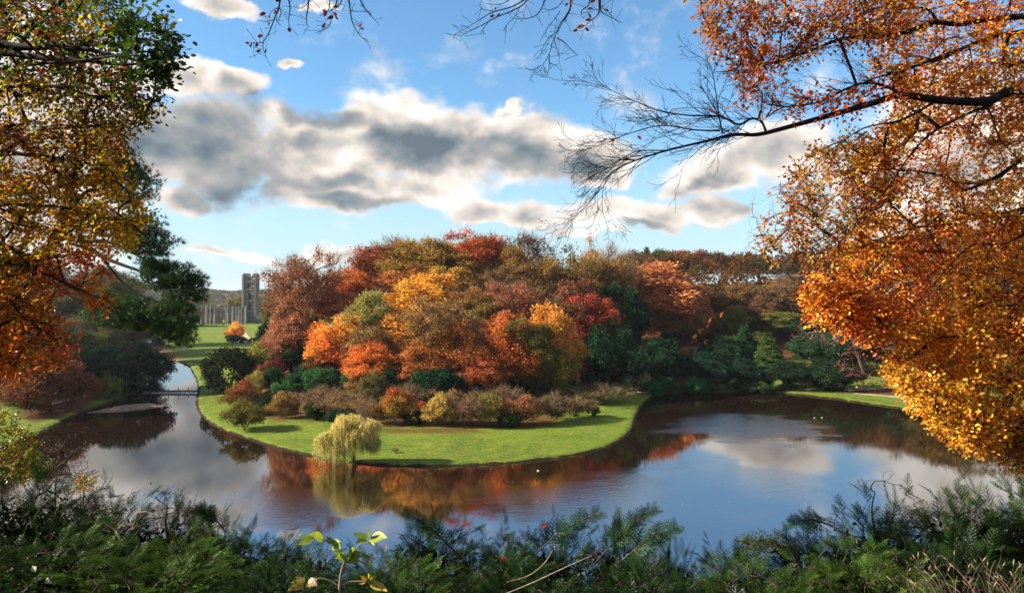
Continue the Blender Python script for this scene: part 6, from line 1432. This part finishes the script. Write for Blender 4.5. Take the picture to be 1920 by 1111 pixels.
# feathery leader boughs reaching up over the water
def leader(px0, py0, px1, py1, D, label, seed):
    g = np.random.default_rng(seed); r = thing('yew_branch', label, 'branch', group='yew leaders reaching over the water')
    a_, b_ = at(px0, py0, D), at(px1, py1, D - .2); n_ = 14; t = np.linspace(0, 1, n_)[:, None]; P_ = a_ + (b_ - a_) * t + np.array([0, 0, .05]) * np.sin(t * 3.1)
    tb = MB(); V, Q = tube(P_, np.linspace(.011, .003, n_), 5); tb.add(V, Q=Q); link('stem', tb.build('stem', (m_bark,)), r)
    O = []; U = []
    ax_ = unit(b_ - a_)
    for i in range(3, n_):
        for sg in (-1, 1, 0):
            O.append(P_[i]); U.append(unit(ax_ + sg * .7 * unit(np.cross(ax_, [0, -1, 0])) + .25 * g.normal(size=3)))
    O = np.array(O); U = np.array(U); U, V_, N_ = frames(U, np.array([0, -.7, .8]) + .3 * rdir(len(O), g)); TV, TF = FT[1]
    V, F = stamp(TV, TF, O, U, V_, N_, (.75 - .35 * np.linspace(0, 1, len(O))))
    cs = np.array([lin(c, .55) for c in ('1f3a1a', '2c4c20', '3c5c2c')])[g.integers(0, 3, len(O))]
    b = MB(); b.add(V, T=F, hue=np.repeat(cs, len(TV), axis=0)); link('foliage', b.build('foliage', (m_needle,)), r, kind='stuff')
for i, a in enumerate([(1120, 1050, 1222, 958, 8.0, 'feathery dark yew leader slanting up right over the pale water, the upper one'), (1165, 1050, 1262, 992, 7.8, 'feathery dark yew leader slanting up right, the lower one'),
                       (1010, 1030, 1118, 965, 8.4, 'green yew leader slanting up right beside the grey tipped bush'), (860, 1040, 765, 965, 8.6, 'yew leader leaning up left over the red brown water'),
                       (420, 990, 372, 958, 9.5, 'small yew leader leaning left near the bare sapling'), (1560, 985, 1485, 978, 9.5, 'yew leader pointing left over the blue water at lower right')]): leader(*a, 70 + i)

# near loose shrubs
def loose(name, label, cat, px, py0, D, polys, cols, leaf, nl, n_, seed, template=LEAF, twig=m_bark, rad=.02, k=.6, L=.3, nleaf=120, droop=.15):
    g = np.random.default_rng(seed); r = thing(name, label, cat)
    near_tree(r, [[(px, py0, D, rad), ((px + polys[0][0][0]) / 2 * .3 + px * .7, py0 - .35 * (py0 - min(p[1] for p in polys[0])), D, rad * .7), (px, py0 - .6 * (py0 - min(p[1] for p in polys[0])), D, rad * .4)]],
              [dict(poly=pl, n=n_, D=(D - .6, D + .6), cols=cols, nl=nl, leaf=leaf, L=L, k=k, droop=droop, dir=(0, 0, .3)) for pl in polys], g, twig_r=.0022, leafcols=cols.split(), nleaf=nleaf, mb=twig)
loose('shrub', 'yellow leaved shrub at the left frame edge above the dark yews', 'shrub', 10, 1000, 15, [[(-30, 775), (20, 770), (60, 815), (90, 860), (80, 900), (-30, 910)]], '9c9420 b0a02c 7c8420 a8882c 5c6c1c', .075, 9, 170, 81)
loose('shrub', 'bare dark twigs against the grey water beside the yellow leaved shrub', 'shrub', 110, 1000, 14, [[(70, 800), (130, 790), (175, 850), (160, 900), (90, 900)]], '5c5030 6c6030', .04, 1, 110, 82)
loose('shrub', 'small red and yellow leafed shrub tucked between the left yews', 'shrub', 160, 960, 13, [[(135, 895), (180, 896), (182, 915), (150, 925)]], 'b03c20 b0902c 8c8c30', .05, 7, 26, 83, nleaf=40)
loose('sapling', 'bare grey twiggy sapling in front of the left water', 'sapling', 315, 1010, 11.5, [[(285, 915), (345, 908), (350, 960), (290, 965)]], '3c3828 4c4830', .035, 2, 60, 84, nleaf=60)
loose('dead_branch', 'pale grey dead branch spreading over the yews at the left', 'branch', 235, 1020, 11, [[(140, 965), (200, 955), (270, 950), (330, 975), (300, 1000), (160, 1000)]], '5c5444', .02, 0, 60, 85, twig=m_palebark)
loose('shrub', 'pale yellow green sunlit shrub peeping over the yews right of centre', 'shrub', 1440, 1080, 11, [[(1385, 1010), (1430, 1000), (1490, 1005), (1500, 1030), (1390, 1035)]], 'c0c068 b0b450 d0cc80', .045, 8, 60, 86, nleaf=90, k=.75)
loose('shrub', 'bare upright twigs over the yews at the right below the beech leaves', 'shrub', 1640, 1000, 12, [[(1600, 880), (1700, 870), (1710, 930), (1590, 930)]], '4c4430', .02, 0, 30, 87)
loose('dead_branch', 'tangle of bare drooping twigs under the beech at the right edge', 'branch', 1900, 700, 11.5, [[(1820, 780), (1890, 770), (1900, 880), (1830, 880)]], '8c6c30 7c6030', .03, 1, 80, 88, twig=m_palebark)
# bare tree seen through the right hand leaves and a reddish drooping bough lower down
loose('bare_tree', 'bare grey twigged treetop left of the beech leaves against the sky', 'tree', 1620, 700, 30, [[(1395, 480), (1400, 370), (1450, 335), (1560, 330), (1600, 480), (1500, 540), (1420, 520)]], '6c5040', .05, 0, 620, 89, rad=.09)
loose('drooping_bough', 'long drooping bough with grey twigs and sparse dull red leaves above the far path', 'branch', 1720, 520, 24, [[(1470, 640), (1500, 600), (1600, 560), (1700, 560), (1720, 640), (1600, 650)], [(1580, 650), (1690, 620), (1700, 700), (1640, 735), (1560, 690)]], '8c3c34 a04c40 7c3028', .10, 3, 150, 90, rad=.08, nleaf=200, twig=m_palebark)

# sapling with big yellow green leaves at the bottom, each leaf its own piece
from mathutils import Matrix
sp = thing('sapling', 'slender sapling with fresh yellow green leaves above and spotted yellow ones below', 'sapling')
m_big, n = mat('yellow_green_leaf'); c = attr(n, 'hue', 'GEOMETRY', 'Color'); Pn = n.new('ShaderNodeTexCoord').outputs['Object']
sp_ = n.noise(Pn, 9, 3, .6); sb = attr(n, 'spot')
c = n.mix(n.m('MULTIPLY', n.ss(sp_, .56, .63), sb), c, rgba('6a3410', .7)); c = n.mix(n.ss(n.noise(Pn, 3, 2), .4, .6, 0, .35), c, rgba('b8c430', .7))
d = n.new('ShaderNodeBsdfDiffuse'); n.l.new(c, d.inputs[0]); tr = n.new('ShaderNodeBsdfTranslucent'); n.l.new(c, tr.inputs[0]); ms = n.new('ShaderNodeMixShader'); ms.inputs[0].default_value = .5; n.l.new(d.outputs[0], ms.inputs[1]); n.l.new(tr.outputs[0], ms.inputs[2])
gl = n.new('ShaderNodeBsdfGlossy'); gl.inputs['Roughness'].default_value = .4; m2 = n.new('ShaderNodeMixShader'); m2.inputs[0].default_value = .05; n.l.new(ms.outputs[0], m2.inputs[1]); n.l.new(gl.outputs[0], m2.inputs[2]); out(n, m2.outputs[0])
BV = []; nn_ = 9
for i in range(nn_):
    t = i / (nn_ - 1); wv = .27 * math.sin(math.pi * min(1, t ** .75 * 1.0)) * (1 - .25 * t) + (.0 if 0 < i < nn_ - 1 else 0)
    BV += [(t, -wv, .10 * wv + -.10 * t * t), (t, 0, -.03 - .10 * t * t), (t, wv, .10 * wv - .10 * t * t)]
BF = [(3 * i + a, 3 * i + 3 + a, 3 * i + 4 + a, 3 * i + 1 + a) for i in range(nn_ - 1) for a in (0, 1)]
BFn = np.array([(a, b_, c_) for q_ in BF for a, b_, c_ in ((q_[0], q_[1], q_[2]), (q_[0], q_[2], q_[3]))])
def bigleaf(hexc, spot): return mesh('leaf', BV, [BFn], (m_big,), {'hue': np.tile(lin(hexc, .55), (len(BV), 1)), 'spot': np.full(len(BV), spot)}, smooth=True)
LG = [bigleaf('7ca018', 0), bigleaf('8cae1c', 0), bigleaf('9cb428', .2)]; LY = [bigleaf('c8b828', 1), bigleaf('d8bc30', 1), bigleaf('8c4c1c', 1)]
DS = 3.6
def L_(x0, y0, x1, y1, me, dz=0.0, tw=0.0):
    A = at(x0, y0, DS); B = at(x1, y1, DS - dz); u = (B - A) * .88; l_ = np.linalg.norm(u); nrm = np.array([tw, -.75, .65]); U, V_, N_ = frames(u[None], nrm[None]); U, V_, N_ = U[0], V_[0], N_[0]
    o = link('leaf', me, sp); o.matrix_local = Matrix([[U[k_] * l_, V_[k_] * l_, N_[k_] * l_, A[k_]] for k_ in range(3)] + [[0, 0, 0, 1]])
# traced from the photograph, in its pixels: base -> tip
for i, (a, b_, c_, d_) in enumerate([(588, 1008, 556, 1003), (589, 1008, 549, 1019), (607, 1009, 580, 997), (624, 1015, 609, 1001), (622, 1018, 640, 1011), (626, 1021, 638, 1025), (625, 1018, 614, 1003), (650, 1044, 625, 1031), (652, 1042, 663, 1023), (654, 1040, 683, 1030), (651, 1044, 679, 1051), (648, 1043, 630, 1044), (655, 1040, 684, 1041),
                           (692, 1007, 690, 990), (694, 1007, 728, 1003), (690, 1008, 658, 996), (692, 1010, 703, 1021), (688, 1011, 665, 1014), (611, 1010, 636, 1019)]): L_(a, b_, c_, d_, LG[i % 3], .05 * (i % 3), .3 * ((i % 4) - 1.5))
for i, (a, b_, c_, d_) in enumerate([(573, 1090, 551, 1078), (571, 1091, 544, 1089), (570, 1093, 538, 1105), (574, 1091, 584, 1103), (577, 1089, 596, 1083), (579, 1089, 595, 1095),
                           (686, 1089, 669, 1092), (687, 1088, 676, 1076), (689, 1087, 691, 1073), (693, 1087, 708, 1076), (695, 1093, 713, 1101), (700, 1094, 728, 1105), (697, 1090, 716, 1092)]): L_(a, b_, c_, d_, LY[2 if i in (4, 7, 5) else i % 2], .04 * (i % 3), .3 * ((i % 4) - 1.5))
sb_ = MB()
for pl, r0, r1 in (([(640, 1165), (638, 1130), (637, 1100), (640, 1070), (648, 1046)], .009, .004), ([(640, 1070), (655, 1045), (672, 1022), (690, 1008)], .004, .002), ([(648, 1046), (636, 1030), (625, 1019), (608, 1010), (588, 1008)], .004, .0018), ([(637, 1098), (622, 1088), (605, 1083), (592, 1084), (577, 1090)], .0035, .002), ([(638, 1097), (655, 1089), (672, 1088), (690, 1088)], .0035, .002)):
    P_, _ = limbs_to_world([[(a, b_, DS, .01) for a, b_ in pl]])[0]; V, Q = tube(P_, np.linspace(r0, r1, len(P_)), 6); sb_.add(V, Q=Q)
P_, _ = limbs_to_world([[(640, 1165, DS, .01), (642, 1500, DS, .01), (645, 1640, DS, .01)]])[0]; V, Q = tube(P_, np.linspace(.009, .012, len(P_)), 6); sb_.add(V, Q=Q)
link('stem', sb_.build('stem', (m_palebark,), True), sp)

# odd red leaves caught in the yews
for i, (px, py, D, lb) in enumerate([(1014, 986, 8.1, 'small red leaf caught at the top of the centre yew bush'), (940, 1046, 7.2, 'red leaf caught low in the centre yew bush'), (1110, 1035, 7.6, 'dark red curled leaf caught in the yew right of centre'),
                               (1605, 1008, 8.6, 'pinkish dry leaf hanging on the lower right yew'), (1775, 984, 9.2, 'orange leaf on top of the yew near the right frame edge'), (724, 1019, 6.9, 'orange brown leaf behind the right sapling leaves')]):
    A = at(px, py, D); b = mesh('leaf', LEAF[0], [LEAF[1]], (m_litleaf,), {'hue': np.tile(lin(['c03c28', 'c84424', '5c1c18', 'c08c80', 'c85c28', 'b05c34'][i], .7), (7, 1))})
    o = link('fallen_leaf', b, label=lb, cat='leaf'); o.location = A; s_ = 12 / FPX * D; o.scale = (s_, s_, s_); o.rotation_euler = (R(70), R(-20 + 30 * i), R(20 * i))
# dry grasses bottom right: straw stalks with nodding heads
g = np.random.default_rng(95); m_straw, n = mat('dry_straw'); out(n, bsdf(n, n.mix(n.noise(objpos(n), 30, 2), rgba('6e5640', .7), rgba('b09c80', .7)), .8, .2))
gr = MB()
for i in range(95):
    D = 4.6 + 1.6 * g.random(); px = 1690 + 270 * g.random() - (60 if g.random() < .15 else 0); top = 1035 + 60 * g.random() ** .7
    B_ = at(px + 20 * g.normal(), 1190, D); T_ = at(px - 22 + 22 * g.normal(), top, D + .2 * g.normal()); lean = unit(T_ - B_); t = np.linspace(0, 1, 9)[:, None]
    nod = np.array([(-1 if g.random() < .7 else 1) * (.03 + .07 * g.random()), 0, -.05 * g.random()]); P_ = B_ + (T_ - B_) * t + nod * np.clip(t - .6, 0, 1) ** 2 * 6
    V, Q = tube(P_, np.linspace(.0024, .001, 9), 3); gr.add(V, Q=Q)
    if g.random() < .6:
        e = P_[-1]; d = unit(P_[-1] - P_[-2]); V, Q = tube([e, e + d * .012, e + d * .028, e + d * .045], [.001, .004, .0045, .001], 5); gr.add(V, Q=Q)
link('dry_grass', gr.build('dry_grass', (m_straw,)), label='dry straw coloured grass stalks with nodding heads in the bottom right corner', cat='grass', kind='stuff')
# long pale stems running through the centre yews
for i, (pl, D, lb) in enumerate([([(940, 1115), (1000, 1090), (1060, 1062), (1110, 1040)], 5.6, 'long pale bare branch slanting up through the bottom centre yew'), ([(950, 1090), (990, 1078), (1020, 1055), (1036, 1030)], 6.0, 'curved pale bare branch in the bottom centre yew, above the long one')]):
    P_, _ = limbs_to_world([[(a, b_, D, .01) for a, b_ in pl]])[0]; V, Q = tube(P_, np.linspace(.006, .0025, len(P_)), 5); b = MB(); b.add(V, Q=Q)
    link('bare_branch', b.build('bare_branch', (m_palebark,), True), label=lb, cat='branch')
# ---------------------------------------------------------------- ragged shore tufts and fallen leaves
g = np.random.default_rng(121)
Pn = np.roll(WP, -1, 0); seg = np.linalg.norm(Pn - WP, axis=1); cs_ = np.r_[0, np.cumsum(seg)]; n_ = 5200
t = g.random(n_) * cs_[-1]; i = np.searchsorted(cs_, t) - 1; f = (t - cs_[i]) / seg[i]; p = WP[i] + (Pn[i] - WP[i]) * f[:, None]
p = p[(p[:, 1] > 100) & (p[:, 1] < 330)]
p = p + g.normal(size=p.shape) * .22; d_ = sdist(p[:, 0], p[:, 1], WP); zz = gz(p[:, 0], p[:, 1]); k_ = (zz > .1); p = p[k_]; zz = zz[k_]
TV = np.array([(-.04, 0, 0), (.04, 0, 0), (-.25, .1, 1), (-.05, .05, 0), (.05, -.05, 0), (.22, -.12, .9), (0, -.04, 0), (0, .05, 0), (.02, .3, .8)]); TF = np.array([(0, 1, 2), (3, 4, 5), (6, 7, 8)])
U, V_, N_ = frames(rdir(len(p), g) * np.array([1, 1, 0]) + 1e-6, np.tile([0, 0, 1.0], (len(p), 1)))
V, F = stamp(TV, TF, np.c_[p, zz - .03], U, V_, N_, .16 + .3 * g.random(len(p)) ** 2)
cc = np.array([lin(c, .6) for c in ('3c5214', '5c6c1c', '2c3c12', '7c7434', '4a3c20')])[g.integers(0, 5, len(p))]
b = MB(); b.add(V, T=F, hue=np.repeat(cc, 9, axis=0)); link('shore_grass', b.build('shore_grass', (m_needle,)), kind='stuff')
# leaves blown over lawn and water
Q_ = []
for (px, py, sx, sy, k_) in [(815, 805, 110, 8, 900), (620, 790, 120, 14, 500), (530, 786, 14, 4, 160), (900, 830, 180, 14, 500), (1195, 725, 22, 6, 260), (560, 815, 60, 14, 160), (1640, 737, 60, 4, 300), (110, 770, 60, 12, 260), (420, 700, 30, 25, 120)]:
    for _ in range(k_): Q_.append(ground_at(px + sx * g.normal() * .6, py + sy * g.normal() * .6, .9))
Q_ = np.array(Q_); zz = gz(Q_[:, 0], Q_[:, 1]); k_ = zz > .3; Q_ = Q_[k_]; zz = zz[k_]
W2 = np.array([ground_at(700 + 420 * g.normal(), 900 + 50 * g.random()) for _ in range(260)]); W2 = W2[sdist(W2[:, 0], W2[:, 1], WP) < -1]
O = np.concatenate([np.c_[Q_, zz + .03], np.c_[W2, np.full(len(W2), .012)]]); U, V_, N_ = frames(rdir(len(O), g) * np.array([1, 1, .1]), np.tile([0, 0, 1.0], (len(O), 1)) + .25 * rdir(len(O), g))
V, F = stamp(*CARD, O, U, V_, N_, .12 + .16 * g.random(len(O)))
cc = np.array([lin(c, .8) for c in ('b8642c', 'c88434', '8c4a24', 'd0a048', '6c3a20')])[g.integers(0, 5, len(O))]
b = MB(); b.add(V, Q=F, hue=np.repeat(cc, 4, axis=0)); link('fallen_leaves', b.build('fallen_leaves', (m_litleaf,)), kind='stuff')
# ---------------------------------------------------------------- thin valley haze
hz = MB(); hz.box(-3400, 3400, -300, 6800, -5, 135)
mh = bpy.data.materials.new('haze'); mh.use_nodes = True; mh.node_tree.nodes.clear(); n = NT(mh.node_tree)
v = n.new('ShaderNodeVolumePrincipled'); v.inputs['Color'].default_value = (.80, .88, 1, 1); v.inputs['Density'].default_value = .00004; v.inputs['Anisotropy'].default_value = .2
o = n.new('ShaderNodeOutputMaterial'); n.l.new(v.outputs[0], o.inputs['Volume'])
link('haze', hz.build('haze', (mh,)), kind='stuff')
